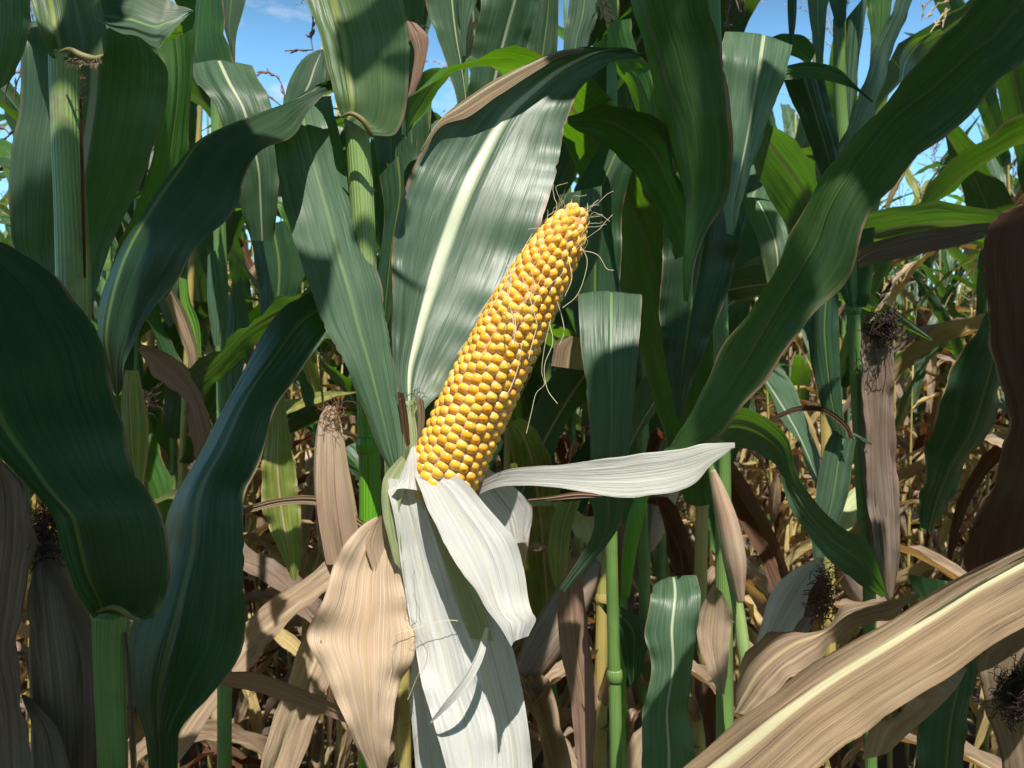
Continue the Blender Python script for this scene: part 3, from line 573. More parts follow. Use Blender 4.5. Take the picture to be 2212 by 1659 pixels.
px_leaf("leaf", p4, 'dry', [(1985, 1506, 2000, 1500), (1940, 1540, 2090, 1440), (1880, 1585, 2010, 1530), (1860, 1640, 1960, 1560)], d=.46, dd=.03, m=.5, fold=.1, wave=.002)
M_ST = [(2200, 440, 2320, 430), (2150, 468, 2330, 470), (2120, 560, 2330, 560), (2132, 680, 2330, 680), (2148, 800, 2330, 800), (2180, 900, 2330, 900), (2158, 1000, 2320, 1000), (2112, 1100, 2310, 1100), (2078, 1190, 2300, 1180), (2092, 1260, 2290, 1260), (2120, 1340, 2280, 1340)]
M_D, M_DD = .55, [.03, .05]
px_leaf("leaf", p4, 'dry_brown', M_ST, d=M_D, dd=M_DD, m=.6, fold=.12, wave=.001, label="large dry brown leaf darkened for shade hanging down the right edge")
px_leaf("leaf", p4, 'dry', [(2230, 1320, 2380, 1280), (2170, 1360, 2370, 1330), (2108, 1425, 2360, 1420), (2122, 1500, 2340, 1500), (2150, 1600, 2330, 1600), (2180, 1720, 2320, 1720)], d=.56, m=.4, fold=.1, wave=.002, corr=.0008, label="lit tan leaf in the lower right corner")
px_leaf("leaf", p4, 'husk_shade', [(1845, 552, 1858, 580), (1870, 530, 1890, 568), (1925, 512, 1935, 560), (1995, 497, 2003, 545), (2070, 489, 2077, 530), (2145, 482, 2155, 512), (2300, 500, 2300, 540)], d=[.66, .62], m=.5, fold=.15, wave=.003, wl=.06, label="shrivelled grey-purple leaf sticking out to the left")
e4 = tube_ear(p4, [(2255, 1440, .50, 50), (2300, 1500, .50, 90), (2340, 1600, .50, 120), (2370, 1720, .51, 110), (2400, 1820, .52, 50)], 'husk_shade', "dry ear with a black silk tuft")
mb = MB(); rs = np.random.RandomState(62)
for i in range(620):
    a = rs.rand() * 6.28; q = rs.rand() ** .5
    hair(mb, P(2215 + math.cos(a) * q * 52, 1500 + math.sin(a) * q * 50, .49 + rs.randn() * .008), (rs.randn() - .4, rs.randn() * .6, rs.randn() - .3), .008 + rs.rand() * .014, r=.00024, curl=3, rs=rs, n=6, ns=3)
mb.build("silk", M['silk_dark'], e4)
N_ST = [(2320, 560, 2330, 640), (2200, 600, 2230, 700), (2120, 690, 2168, 760), (2080, 765, 2166, 815), (2042, 838, 2160, 865), (2018, 915, 2140, 930), (1996, 1000, 2088, 1005), (1985, 1080, 2045, 1090), (1990, 1140, 2012, 1150)]
N_D, N_DD = [.66, .68, .72], .02
px_leaf("leaf", p4, 'green_dark', N_ST, d=N_D, dd=N_DD, m=.55, fold=.12, wave=.002, label="dark green leaf hanging beside the brown one")

# ------------------------------------------------------------------ plant 5: behind the cob to the right
p5 = thing("corn_plant", "tall corn plant just right of the cob with upright folded dark leaves", "corn plant", ground_under(1320, 900, .89))
px_stalk("stalk", p5, 'stalk', [(1322, -300, .89, 20), (1322, 100, .89, 22), (1320, 480, .89, 25), (1318, 800, .89, 26), (1321, 1200, .89, 26), (1330, 1600, .89, 27), (1330, 3600, .89, 30)], nodes=[(1319, 1130, .89, 30), (1328, 1460, .89, 31)])
I_ST = [(1330, -160, 1480, -160), (1345, -60, 1516, -60), (1362, 10, 1532, 20), (1385, 90, 1551, 95), (1407, 170, 1567, 185), (1428, 250, 1585, 262), (1448, 330, 1580, 360), (1476, 410, 1557, 452), (1484, 500, 1518, 520), (1487, 590, 1500, 610), (1488, 650, 1492, 652)]
I_D, I_DD = [.68, .70, .71, .72], [-.05, -.05, -.02]
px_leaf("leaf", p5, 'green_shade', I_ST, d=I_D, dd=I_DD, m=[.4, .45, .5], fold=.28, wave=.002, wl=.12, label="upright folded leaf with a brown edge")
px_leaf("leaf", p5, 'green_rib', [(1580, 95, 1700, 115), (1566, 72, 1711, 100), (1559, 118, 1698, 155), (1558, 190, 1676, 220), (1560, 280, 1652, 285), (1562, 370, 1622, 375), (1560, 445, 1600, 438), (1574, 505, 1582, 510)], d=[.86, .78, .775, .77, .78], dd=.02, m=.55, fold=.08, wave=.0012, label="bluish leaf hanging from a squared fold")
px_leaf("leaf", p5, 'green_under', [(1310, 60, 1360, 40), (1318, 125, 1378, 112), (1350, 180, 1408, 150), (1378, 235, 1424, 205), (1400, 290, 1430, 270)], d=[.80, .78, .76], dd=[-.06, -.03], m=.6, fold=.12, wave=.001, label="bright translucent leaf above the wide leaf's tip")
px_leaf("leaf", p5, 'green_under', [(1225, 252, 1228, 268), (1262, 240, 1250, 285), (1300, 228, 1290, 300), (1345, 230, 1330, 330), (1434, 267, 1370, 380), (1455, 340, 1410, 450), (1478, 430, 1440, 520), (1480, 520, 1465, 560)], d=[.72, .73, .74, .75], dd=[.0, .05, .06], m=.55, fold=.15, wave=.002, label="arching leaf with a bright green lit patch")
px_leaf("leaf", p5, 'green', [(1262, 660, 1372, 665), (1249, 637, 1387, 641), (1255, 745, 1379, 750), (1267, 850, 1371, 855), (1275, 960, 1362, 960), (1272, 1060, 1352, 1060), (1280, 1150, 1330, 1150), (1210, 1270, 1220, 1280)], d=[.78, .70, .695, .70, .72], m=.52, fold=.06, wave=.001, label="hanging leaf with squared fold, half sunlit and half in shadow")
px_leaf("leaf", p5, 'green', [(1140, 730, 1230, 660), (1170, 600, 1290, 560), (1190, 500, 1300, 470), (1210, 420, 1300, 400)], d=.80, m=.5, fold=.1, wave=.002)
px_leaf("leaf", p5, 'dry', [(1190, 790, 1260, 800), (1200, 740, 1262, 770), (1225, 725, 1265, 730)], d=.76, m=.5, fold=.1, wave=.002, label="dry brown leaf piece beside the squared leaf")
px_leaf("leaf", p5, 'green_dark', [(1500, 300, 1560, 300), (1440, 430, 1600, 450), (1430, 560, 1590, 560), (1425, 680, 1550, 690), (1440, 790, 1505, 800), (1462, 900, 1470, 902)], d=.84, m=.5, fold=.12, wave=.003)
px_leaf("leaf", p5, 'green_dark', [(1300, 300, 1400, 270), (1230, 450, 1350, 430), (1230, 600, 1340, 600), (1250, 750, 1320, 740), (1276, 850, 1284, 852)], d=.86, m=.5, fold=.12, wave=.003)

# ------------------------------------------------------------------ plant 6: stalk with grey dry ear at right
p6 = thing("corn_plant", "corn plant with a long grey dry husk hanging along its green stalk", "corn plant", ground_under(1855, 900, 1.0))
px_stalk("stalk", p6, 'stalk', [(1812, 40, 1.0, 24), (1815, 200, 1.0, 26), (1828, 400, 1.0, 28), (1842, 650, 1.0, 28), (1852, 850, 1.0, 27), (1862, 1050, 1.0, 27), (1878, 1280, 1.0, 27), (1890, 3200, 1.0, 30)], nodes=[(1842, 668, 1.0, 31), (1868, 1110, 1.0, 30)])
px_leaf("leaf", p6, 'green', [(1780, -60, 1850, -60), (1790, 0, 1830, 5), (1798, 30, 1828, 35), (1805, 55, 1822, 58)], d=.99, m=.5, fold=-.2, wave=.001)
px_leaf("leaf", p6, 'green', [(1828, 40, 1876, -20), (1826, 120, 1866, 60), (1826, 200, 1852, 160), (1828, 270, 1840, 240)], d=1.0, m=.5, fold=.2, wave=.001)
px_leaf("leaf", p6, 'green_rib', [(1742, -30, 1790, -30), (1748, 40, 1784, 50), (1760, 100, 1780, 105), (1766, 180, 1778, 180), (1784, 235, 1791, 237)], d=.96, m=.5, fold=.1, wave=.001)
px_leaf("leaf", p6, 'green_dark', [(1700, -40, 1722, -40), (1702, 40, 1720, 40), (1706, 95, 1712, 98)], d=.9, m=.5, fold=.2, wave=.001)
px_leaf("leaf", p6, 'green', [(1950, -30, 1975, -10), (1918, 40, 1952, 50), (1884, 110, 1926, 122), (1862, 190, 1900, 205), (1836, 260, 1868, 285), (1812, 325, 1836, 350), (1800, 400, 1820, 410)], d=[.95, .97], dd=.03, m=.45, fold=.15, wave=.001, label="narrow dark leaf rising to the right")
px_leaf("leaf", p6, 'green_under', [(1868, -40, 1940, -60), (1872, 20, 1925, 20), (1880, 70, 1915, 80), (1880, 130, 1900, 135)], d=1.02, m=.5, fold=.12, wave=.002)
px_leaf("leaf", p6, 'green_dark', [(1690, 170, 1780, 165), (1715, 230, 1798, 240), (1745, 300, 1812, 310), (1770, 370, 1825, 380), (1800, 450, 1840, 450)], d=[.92, .96], m=.5, fold=.15, wave=.002)
px_leaf("leaf", p6, 'green', [(1645, 266, 1622, 330), (1690, 280, 1635, 385), (1735, 328, 1668, 438), (1766, 378, 1700, 492), (1772, 440, 1725, 545), (1770, 520, 1745, 580)], d=[.86, .88, .92], dd=[.08, .08], m=.55, fold=.15, wave=.0015, label="blue-dark leaf curving down under the others")
px_leaf("leaf", p6, 'green_under', [(1688, 143, 1690, 172), (1750, 134, 1755, 170), (1810, 147, 1808, 180), (1850, 185, 1848, 195), (1886, 218, 1884, 222)], d=[.88, .9], m=.5, fold=.15, wave=.001)
px_leaf("leaf", p6, 'green_under', [(1640, 84, 1655, 92), (1690, 73, 1700, 110), (1738, 78, 1735, 128), (1765, 108, 1762, 140)], d=.95, dd=-.06, m=.5, fold=.15, wave=.001, label="small bright translucent leaf")
px_leaf("leaf", p6, 'green_rib', [(1600, 440, 1640, 450), (1602, 430, 1662, 432), (1618, 470, 1696, 490), (1640, 530, 1712, 550), (1655, 600, 1705, 620), (1665, 660, 1680, 670)], d=[.90, .82, .83], m=.5, fold=.08, wave=.001, label="hanging leaf crossed by shadow stripes")
px_leaf("leaf", p6, 'green_rib', [(1940, 170, 1975, 185), (1946, 120, 1985, 150), (1975, 85, 2010, 118), (2030, 60, 2055, 90)], d=.75, dd=.04, m=.5, fold=.1, wave=.001)
px_leaf("leaf", p6, 'green_dark', [(1800, 500, 1890, 490), (1806, 560, 1886, 560), (1812, 620, 1882, 630), (1828, 660, 1872, 664)], d=.985, m=.5, fold=-.3, wave=.001, label="dark sheath flaring above the lower node")
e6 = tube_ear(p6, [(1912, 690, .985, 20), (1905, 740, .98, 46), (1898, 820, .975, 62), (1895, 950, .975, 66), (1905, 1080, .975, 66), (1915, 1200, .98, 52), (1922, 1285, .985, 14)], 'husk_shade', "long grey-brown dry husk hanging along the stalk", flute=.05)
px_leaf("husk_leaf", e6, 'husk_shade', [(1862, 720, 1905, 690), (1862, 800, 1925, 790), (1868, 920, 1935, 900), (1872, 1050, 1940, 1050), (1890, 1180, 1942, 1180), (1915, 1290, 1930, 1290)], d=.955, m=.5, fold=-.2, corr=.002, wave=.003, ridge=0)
px_leaf("husk_leaf", e6, 'husk_dry', [(1880, 700, 1930, 600), (1910, 640, 1950, 575), (1950, 580, 1990, 560)], d=.97, m=.5, fold=.2, wave=.003, corr=.001)
mb = MB(); rs = np.random.RandomState(64)
for i in range(260): hair(mb, P(1912 + rs.randn() * 10, 705 + rs.randn() * 13, .955 + rs.randn() * .01), (rs.randn(), rs.randn() * .6, rs.randn() - .4), .012 + rs.rand() * .02, r=.0005, curl=3, rs=rs, n=5, ns=3)
mb.build("silk", M['silk_dark'], e6)
px_leaf("leaf", p6, 'green', [(1535, 938, 1545, 950), (1560, 905, 1562, 960), (1605, 880, 1598, 968), (1655, 902, 1645, 982), (1700, 945, 1678, 1008), (1722, 1020, 1694, 1062), (1768, 1092, 1716, 1112), (1825, 1143, 1775, 1193), (1880, 1178, 1842, 1252), (1918, 1293, 1906, 1290)], d=[.76, .77, .80, .82], dd=[.05, .03, .0, .03], m=.55, fold=.12, wave=.001, label="blue-green twisting leaf curving down to the right")
px_leaf("leaf", p6, 'green', [(1880, 955, 1884, 962), (1842, 935, 1866, 955), (1800, 935, 1850, 950), (1778, 980, 1842, 1000), (1760, 1080, 1830, 1080), (1752, 1150, 1800, 1160), (1760, 1230, 1770, 1230)], d=.95, m=.5, fold=.12, wave=.001, label="small dark green leaf hanging left of the stalk")
px_leaf("leaf", p6, 'green_dark', [(1780, 600, 1800, 595), (1752, 660, 1812, 650), (1745, 720, 1812, 710), (1755, 800, 1815, 780), (1775, 880, 1818, 860), (1800, 940, 1830, 950)], d=.94, m=.5, fold=.12, wave=.001)
px_leaf("leaf", p6, 'dry_brown', [(1660, 905, 1665, 912), (1720, 878, 1722, 890), (1780, 880, 1778, 892), (1830, 915, 1822, 925), (1845, 950, 1832, 945)], d=.93, m=.5, fold=.2, wave=.001)

# ------------------------------------------------------------------ plant 7: behind, top centre
p7 = thing("corn_plant", "corn plant behind the cob's plant with pale white-veined leaves pointing up", "corn plant", ground_under(1000, 300, .95))
px_stalk("stalk", p7, 'stalk', [(985, -200, .95, 26), (1000, 200, .95, 26), (1005, 500, .95, 28), (1010, 1200, .95, 32), (1010, 3300, .95, 34)])
px_leaf("leaf", p7, 'green_rib', [(900, -60, 985, -60), (917, -5, 988, 0), (937, 67, 993, 67), (962, 127, 1000, 133), (982, 200, 1006, 200), (990, 245, 1006, 240)], d=.92, dd=.02, m=.8, fold=.1, wave=.0015, label="pale upright leaf streaked with white veins")
px_leaf("leaf", p7, 'green', [(985, -60, 1050, -60), (988, 0, 1030, 0), (994, 60, 1010, 62), (1000, 120, 1006, 122)], d=.93, m=.3, fold=.1, wave=.001)
px_leaf("leaf", p7, 'green_rib', [(1052, -70, 1188, -70), (1039, 0, 1167, 5), (1028, 60, 1146, 70), (1018, 120, 1126, 135), (1010, 200, 1100, 215), (1010, 300, 1080, 300)], d=[.86, .88], dd=.03, m=.52, fold=.08, wave=.0015, label="broad lit leaf standing upright at the top")
px_leaf("leaf", p7, 'green_dark', [(1168, -50, 1207, -50), (1152, 40, 1206, 50), (1135, 120, 1202, 130), (1140, 190, 1190, 190)], d=.97, m=.55, fold=.08, wave=.001)
px_leaf("leaf", p7, 'green', [(1236, -50, 1300, -50), (1226, 30, 1292, 30), (1218, 80, 1272, 90), (1217, 140, 1262, 140)], d=.93, m=.5, fold=.1, wave=.001, label="narrow dark leaf pointing up out of the picture")
px_leaf("leaf", p7, 'green', [(968, 148, 970, 160), (930, 150, 945, 195), (895, 185, 915, 245), (872, 240, 880, 285), (868, 290, 872, 300)], d=.80, dd=.04, m=.4, fold=.1, wave=.001, label="small arching leaf with lit lower half")
px_leaf("leaf", p7, 'dry_pink', [(872, 45, 900, 50), (878, 70, 925, 80), (895, 110, 922, 120), (890, 160, 912, 160), (880, 210, 896, 200)], d=.75, m=.5, fold=.15, wave=.002, label="orange-brown dry leaf hanging beside the blade")
px_leaf("leaf", p7, 'green_dark', [(820, 380, 900, 300), (830, 460, 900, 380), (820, 560, 880, 470), (812, 640, 862, 600), (822, 730, 832, 728)], d=.84, m=.5, fold=.1, wave=.001)
px_leaf("leaf", p7, 'green_dark', [(855, 320, 925, 240), (850, 420, 930, 380), (835, 500, 900, 500)], d=.90, m=.5, fold=.1, wave=.001)

# ------------------------------------------------------------------ plant 8: behind left
p8 = thing("corn_plant", "corn plant behind on the left with a curled pinkish-brown dry leaf", "corn plant", ground_under(480, 900, 1.0))
px_stalk("stalk", p8, 'stalk', [(465, -100, 1.0, 24), (470, 300, 1.0, 26), (480, 700, 1.0, 28), (485, 1100, 1.0, 30), (485, 3200, 1.0, 32)], nodes=[(480, 700, 1.0, 31)])
px_leaf("leaf", p8, 'green_under', [(425, -60, 490, -60), (424, 0, 484, 0), (415, 60, 484, 70), (402, 110, 498, 105), (412, 142, 506, 143)], d=.84, dd=-.05, m=.4, fold=.1, wave=.001, label="leaf lit through bright green")
px_leaf("leaf", p8, 'green', [(482, -60, 536, -60), (480, 0, 532, 0), (484, 60, 512, 70), (498, 110, 508, 120), (505, 145, 510, 150)], d=.88, m=.4, fold=.1, wave=.001)
px_leaf("leaf", p8, 'green_rib', [(430, 165, 530, 165), (412, 141, 545, 146), (428, 185, 572, 190), (466, 230, 589, 240), (488, 290, 598, 300), (512, 360, 603, 370), (520, 440, 602, 440), (540, 520, 590, 520)], d=[.86, .78, .78, .80], m=[.45, .55], fold=.08, wave=.0025, wl=.09, label="pale sunlit leaf bending over with a white midrib")
px_leaf("leaf", p8, 'green_rib', [(660, 150, 720, 200), (690, 108, 705, 108), (650, 130, 705, 150), (622, 180, 700, 190), (612, 225, 660, 240)], d=.78, m=.6, fold=.1, wave=.001, label="pale leaf curving up against the sky")
px_leaf("leaf", p8, 'dry_pink', [(296, 756, 300, 764), (350, 762, 333, 806), (393, 793, 370, 838), (430, 846, 397, 866), (453, 903, 407, 910), (462, 932, 414, 955), (440, 985, 420, 990)], d=[.80, .78], dd=[.03, .0], m=.25, fold=.2, wave=.002, corr=.0006, label="pinkish-brown dry leaf curling over and down")
px_leaf("leaf", p8, 'dry', [(372, 622, 357, 643), (398, 668, 374, 690), (416, 712, 390, 735), (427, 750, 402, 768), (428, 790, 408, 802)], d=.86, m=.4, fold=.2, wave=.001)
px_leaf("leaf", p8, 'fresh', [(385, 598, 405, 604), (390, 650, 412, 650), (405, 705, 430, 700), (425, 772, 436, 772)], d=.90, m=.4, fold=-.2, wave=.001, label="bright green narrow leaf base")
px_leaf("leaf", p8, 'green', [(408, 800, 438, 850), (450, 762, 475, 833), (487, 736, 513, 790), (533, 700, 549, 750), (600, 655, 620, 700), (690, 610, 700, 650)], d=[.80, .80, .78], dd=.04, m=.5, fold=.08, wave=.003, wl=.05, label="short leaf pointing down left with ragged edge")
px_leaf("leaf", p8, 'green_yellow', [(270, 800, 300, 800), (262, 850, 312, 860), (262, 920, 318, 930), (275, 1000, 310, 1012), (290, 1060, 305, 1060)], d=.90, m=.4, fold=.1, wave=.001, label="yellowish green leaf low on the left")
px_leaf("leaf", p8, 'green', [(493, 640, 520, 600), (490, 690, 536, 680), (485, 740, 538, 740), (490, 820, 520, 820), (500, 890, 506, 890)], d=.97, m=.5, fold=.1, wave=.001)
px_leaf("leaf", p8, 'green', [(448, 553, 465, 540), (447, 620, 485, 610), (452, 690, 490, 690), (462, 745, 475, 748)], d=.93, m=.5, fold=.1, wave=.001)
px_leaf("leaf", p8, 'green_dark', [(540, 500, 640, 470), (550, 570, 660, 560), (560, 640, 645, 640), (566, 730, 600, 730), (575, 790, 580, 790)], d=.92, m=.5, fold=.1, wave=.001)
px_leaf("leaf", p8, 'green_under', [(505, 445, 508, 450), (560, 435, 555, 446), (610, 428, 600, 470), (630, 470, 620, 480), (640, 500, 632, 495)], d=.82, dd=-.04, m=.5, fold=.1, wave=.001)
px_leaf("leaf", p8, 'green_yellow', [(588, 850, 616, 862), (573, 940, 628, 950), (565, 1030, 641, 1040), (570, 1110, 651, 1110), (600, 1185, 652, 1200), (630, 1252, 641, 1253)], d=.93, m=.5, fold=.1, wave=.003, wl=.04, label="yellow and green spotted leaf with tan midrib")
px_leaf("leaf", p8, 'dry_pink', [(460, 1452, 462, 1478), (550, 1452, 552, 1495), (620, 1475, 618, 1516), (690, 1505, 688, 1540), (760, 1540, 755, 1565)], d=[.72, .8], m=.5, fold=.2, wave=.001, label="purple-brown stem-like dry leaf crossing low")

# ------------------------------------------------------------------ plant 9: lower right, green leaf with white rib and dry ears
p9 = thing("corn_plant", "corn plant at lower right with open pale husks and brown silk clump", "corn plant", ground_under(1600, 1300, .92))
px_stalk("stalk", p9, 'stalk_light', [(1530, 960, .95, 18), (1560, 1150, .94, 20), (1590, 1290, .93, 24), (1606, 1400, .92, 28), (1615, 1500, .92, 30), (1620, 3400, .92, 34)], label="curved pale green stem under the dry ear")
px_leaf("leaf", p9, 'green_rib', [(1430, 1285, 1485, 1270), (1412, 1262, 1500, 1238), (1405, 1300, 1513, 1280), (1393, 1370, 1508, 1350), (1408, 1440, 1496, 1440), (1390, 1530, 1488, 1530), (1385, 1630, 1502, 1630), (1385, 1760, 1500, 1760)], d=[.86, .79, .78, .78], m=.5, fold=.1, wave=.003, wl=.07, label="upright green leaf with bright white midrib near the bottom")
px_leaf("leaf", p9, 'dry', [(1985, 1290, 1992, 1302), (1900, 1295, 1912, 1335), (1825, 1308, 1850, 1362), (1790, 1356, 1800, 1400), (1692, 1364, 1740, 1440), (1622, 1406, 1680, 1492), (1590, 1490, 1640, 1530), (1600, 1545, 1612, 1545)], d=[.70, .72, .72], dd=[-.04, -.06], m=.65, fold=.15, wave=.003, wl=.07, corr=.0008, label="crumpled golden-brown leaf with dark fold")
e9 = tube_ear(p9, [(1775, 1215, .86, 16), (1755, 1250, .86, 55), (1725, 1310, .86, 80), (1690, 1370, .86, 84), (1660, 1430, .86, 60), (1640, 1480, .87, 30)], 'husk_shade', "short ear with open pale husks", flute=.04)
px_leaf("husk_leaf", e9, 'husk', [(1768, 1202, 1786, 1232), (1725, 1225, 1752, 1270), (1675, 1266, 1740, 1322), (1650, 1322, 1720, 1350), (1636, 1385, 1690, 1390), (1635, 1430, 1670, 1420)], d=[.835, .83], m=.5, fold=-.2, wave=.002, corr=.001, ridge=0, label="whitish husk flecked by sun")
mb = MB(); rs = np.random.RandomState(65)
for i in range(240): hair(mb, P(1778 + rs.randn() * 11, 1282 + rs.randn() * 24, .835 + rs.randn() * .008), (rs.randn(), rs.randn() * .6, rs.randn() - .5), .01 + rs.rand() * .014, r=.0005, curl=3, rs=rs, n=4, ns=3)
mb.build("silk", M['silk_brown'], e9)
e10 = tube_ear(p9, [(1540, 1015, .9, 10), (1552, 1060, .9, 30), (1572, 1130, .9, 44), (1588, 1210, .9, 46), (1596, 1270, .9, 26), (1600, 1300, .9, 16)], 'husk_dry', "pale tan slim dry ear above the green stem")
px_leaf("husk_leaf", p9, 'husk_dry', [(1540, 1262, 1560, 1280), (1512, 1320, 1580, 1330), (1506, 1380, 1575, 1400), (1530, 1450, 1570, 1460), (1555, 1500, 1565, 1500)], d=.86, m=.5, fold=-.2, wave=.002)
px_leaf("leaf", p9, 'green_dark', [(1960, 1240, 2090, 1260), (2000, 1350, 2095, 1350), (2010, 1450, 2110, 1440), (1985, 1560, 2090, 1560), (1975, 1700, 2080, 1700)], d=.80, m=.6, fold=.1, wave=.002, label="dark green leaf under the broad dry one")
px_leaf("leaf", p9, 'green_dark', [(1290, 1300, 1340, 1310), (1330, 1360, 1400, 1350), (1345, 1420, 1392, 1430), (1360, 1480, 1375, 1480)], d=.9, m=.5, fold=.1, wave=.001)
px_leaf("leaf", p9, 'green_yellow', [(1205, 1085, 1255, 1080), (1190, 1130, 1235, 1140), (1183, 1190, 1228, 1200), (1190, 1240, 1222, 1240), (1200, 1270, 1206, 1270)], d=.85, m=.6, fold=.1, wave=.001, label="narrow green leaf with rusty streaks")
px_stalk("stalk", p9, 'stalk_bright', [(1392, 1060, .9, 22), (1372, 1120, .9, 34), (1358, 1200, .9, 30), (1350, 1290, .9, 18)])
px_stalk("stalk", p9, 'stalk_bright', [(1346, 1290, .95, 14), (1344, 1500, .95, 16), (1341, 1700, .95, 18), (1340, 3000, .95, 20)], nodes=[(1344, 1528, .95, 20)])
px_leaf("leaf", p9, 'dry_pink', [(1225, 1210, 1260, 1200), (1205, 1290, 1262, 1290), (1210, 1400, 1275, 1400), (1230, 1500, 1290, 1500), (1245, 1640, 1280, 1640), (1258, 1740, 1266, 1742)], d=.98, m=.5, fold=.1, wave=.003)


CANOPY = [(p5, .0, 0), (p6, .0, 1), (p9, 0, 4)]  # upper leaves out of view, added to shade the plants behind
# ------------------------------------------------------------------ unseen plants added beside and above the viewpoint, leaves shaped to throw the shade
def shade_leaf(par, st, d, t, mat='green', name="leaf", **kw):
    """a leaf of a plant beside the camera, t metres up-sun of the spot it shades"""
    kw.setdefault('fold', .06); kw.setdefault('wave', .002)
    return px_leaf(name, par, mat, st, d=d, sun=t, **kw)
def shade_plant(label, x, y, h=2.35):
    t = thing("corn_plant", label, "corn plant", (x, y, 0))
    mb = MB(); zs = np.linspace(0, h, 8)
    add_tube(mb, [[x, y, z] for z in zs], [.012 - .007 * (z / h) ** 1.5 for z in zs], ns=12, seg=4)
    mb.build("stalk", M['stalk'], t); return t
q1 = shade_plant("added unseen corn plant left of the viewpoint, leaves shaped to cast shade", -.42, .02)
q2 = shade_plant("added unseen corn plant right of the viewpoint, leaves shaped to cast shade", .55, .0)
q3 = shade_plant("added unseen corn plant behind the viewpoint, leaves shaped to cast shade", .02, -.32, 2.5)
def over(par, st, d, t, dd=0.0, m=.5, wid=1.15, a=0, b=None, mat='green', **kw):
    """an added unseen leaf up-sun of another leaf, of about its shape, to shade it"""
    n = len(st); b = n if b is None else b
    def lst(x):
        x = np.atleast_1d(np.asarray(x, float)); return np.interp(np.linspace(0, 1, n), np.linspace(0, 1, len(x)), x) if len(x) > 1 else np.full(n, x[0])
    q = []
    for (x0, y0, x1, y1) in st:
        cx, cy = (x0 + x1) / 2, (y0 + y1) / 2; q.append((cx + (x0 - cx) * wid, cy + (y0 - cy) * wid, cx + (x1 - cx) * wid, cy + (y1 - cy) * wid))
    kw.setdefault('fold', .05); kw.setdefault('wave', .003)
    return px_leaf("leaf", par, mat, q[a:b], d=lst(d)[a:b], dd=lst(dd)[a:b], m=.5, sun=t, **kw)
over(q1, C_ST, C_D, .62, C_DD, wid=1.08)
over(q1, E_ST, E_D, .76, E_DD, wid=1.15)
over(q1, D_ST, D_D, .60, D_DD, wid=1.02, a=4, b=9)
shade_leaf(q1, [(-160, 900, 60, 880), (-140, 1100, 90, 1080), (-100, 1300, 140, 1300), (-60, 1500, 260, 1450), (-20, 1800, 280, 1800)], .50, .80)
shade_leaf(q1, [(40, 1120, 130, 1120), (50, 1300, 200, 1300), (60, 1500, 280, 1500), (80, 1750, 290, 1750)], .52, .90)
shade_leaf(q1, [(170, 1180, 330, 1180), (180, 1300, 330, 1300), (190, 1400, 320, 1400), (200, 1500, 270, 1500)], .457, .58)
shade_leaf(q1, [(180, 1280, 290, 1280), (180, 1450, 300, 1450), (180, 1700, 300, 1700)], .48, .70)
shade_leaf(q1, [(235, -150, 330, -150), (232, 0, 320, 0), (215, 60, 300, 60), (190, 120, 285, 120), (192, 230, 300, 230), (190, 320, 280, 340), (170, 420, 250, 400)], .655, .78)
shade_leaf(q1, [(-40, 470, 60, 440), (60, 540, 140, 410), (200, 560, 230, 390), (300, 480, 330, 340), (380, 330, 390, 300)], .655, .86)
shade_leaf(q1, [(96, 262, 176, 218), (98, 350, 184, 350), (106, 500, 190, 500), (118, 640, 200, 640), (125, 760, 195, 760)], .588, .70)
shade_leaf(q1, [(-110, -80, 40, -80), (-100, 60, 45, 50), (-90, 150, 30, 150), (-60, 240, 0, 205)], .56, .55)
shade_leaf(q3, [(720, -60, 900, -80), (722, 20, 905, 0), (735, 90, 900, 80), (765, 140, 800, 120), (800, 110, 860, 130), (850, 190, 890, 160), (876, 230, 886, 220)], .605, .62)
shade_leaf(q3, [(1150, 60, 1200, 20), (1172, 130, 1270, 60), (1178, 165, 1275, 120), (1195, 192, 1255, 180), (1215, 200, 1235, 198)], .70, .74)
shade_leaf(q3, [(760, 560, 760, 620), (820, 540, 820, 610), (870, 545, 868, 592), (905, 540, 900, 568), (936, 522, 935, 526)], .632, .70)
over(q2, H_ST, H_D, .66, H_DD, wid=1.3, a=0, b=8)
over(q2, H_ST, H_D, .74, H_DD, wid=.75, a=9, b=14)
over(q2, I_ST, I_D, .84, I_DD, wid=1.2)
over(q2, M_ST, .55, .66, [.03, .05], wid=1.2)
over(q2, [(2300, 480, 2340, 700)] + N_ST[1:], N_D, .80, .02, wid=1.1)
shade_leaf(q2, [(1275, 800, 1310, 770), (1266, 850, 1392, 745), (1262, 930, 1400, 900), (1265, 1050, 1390, 1050), (1270, 1150, 1360, 1150)], .70, .80)
shade_leaf(q2, [(1620, 240, 1740, 220), (1590, 330, 1720, 340), (1590, 420, 1700, 430), (1580, 500, 1620, 500)], .80, .95)
shade_leaf(q2, [(1700, 150, 1900, 130), (1730, 280, 1950, 280), (1740, 420, 1930, 420), (1760, 560, 1900, 560), (1780, 700, 1900, 700)], .95, 1.1)
shade_leaf(q2, [(1380, 600, 1560, 570), (1390, 800, 1560, 780), (1400, 1000, 1540, 1000), (1380, 1200, 1500, 1200)], .82, .95)
shade_leaf(q2, [(1180, 440, 1400, 380), (1190, 600, 1420, 560), (1200, 760, 1300, 740)], .80, .90)
shade_leaf(q2, [(1990, 1420, 2130, 1380), (1980, 1520, 2130, 1500), (1960, 1700, 2110, 1700)], .80, 1.0)

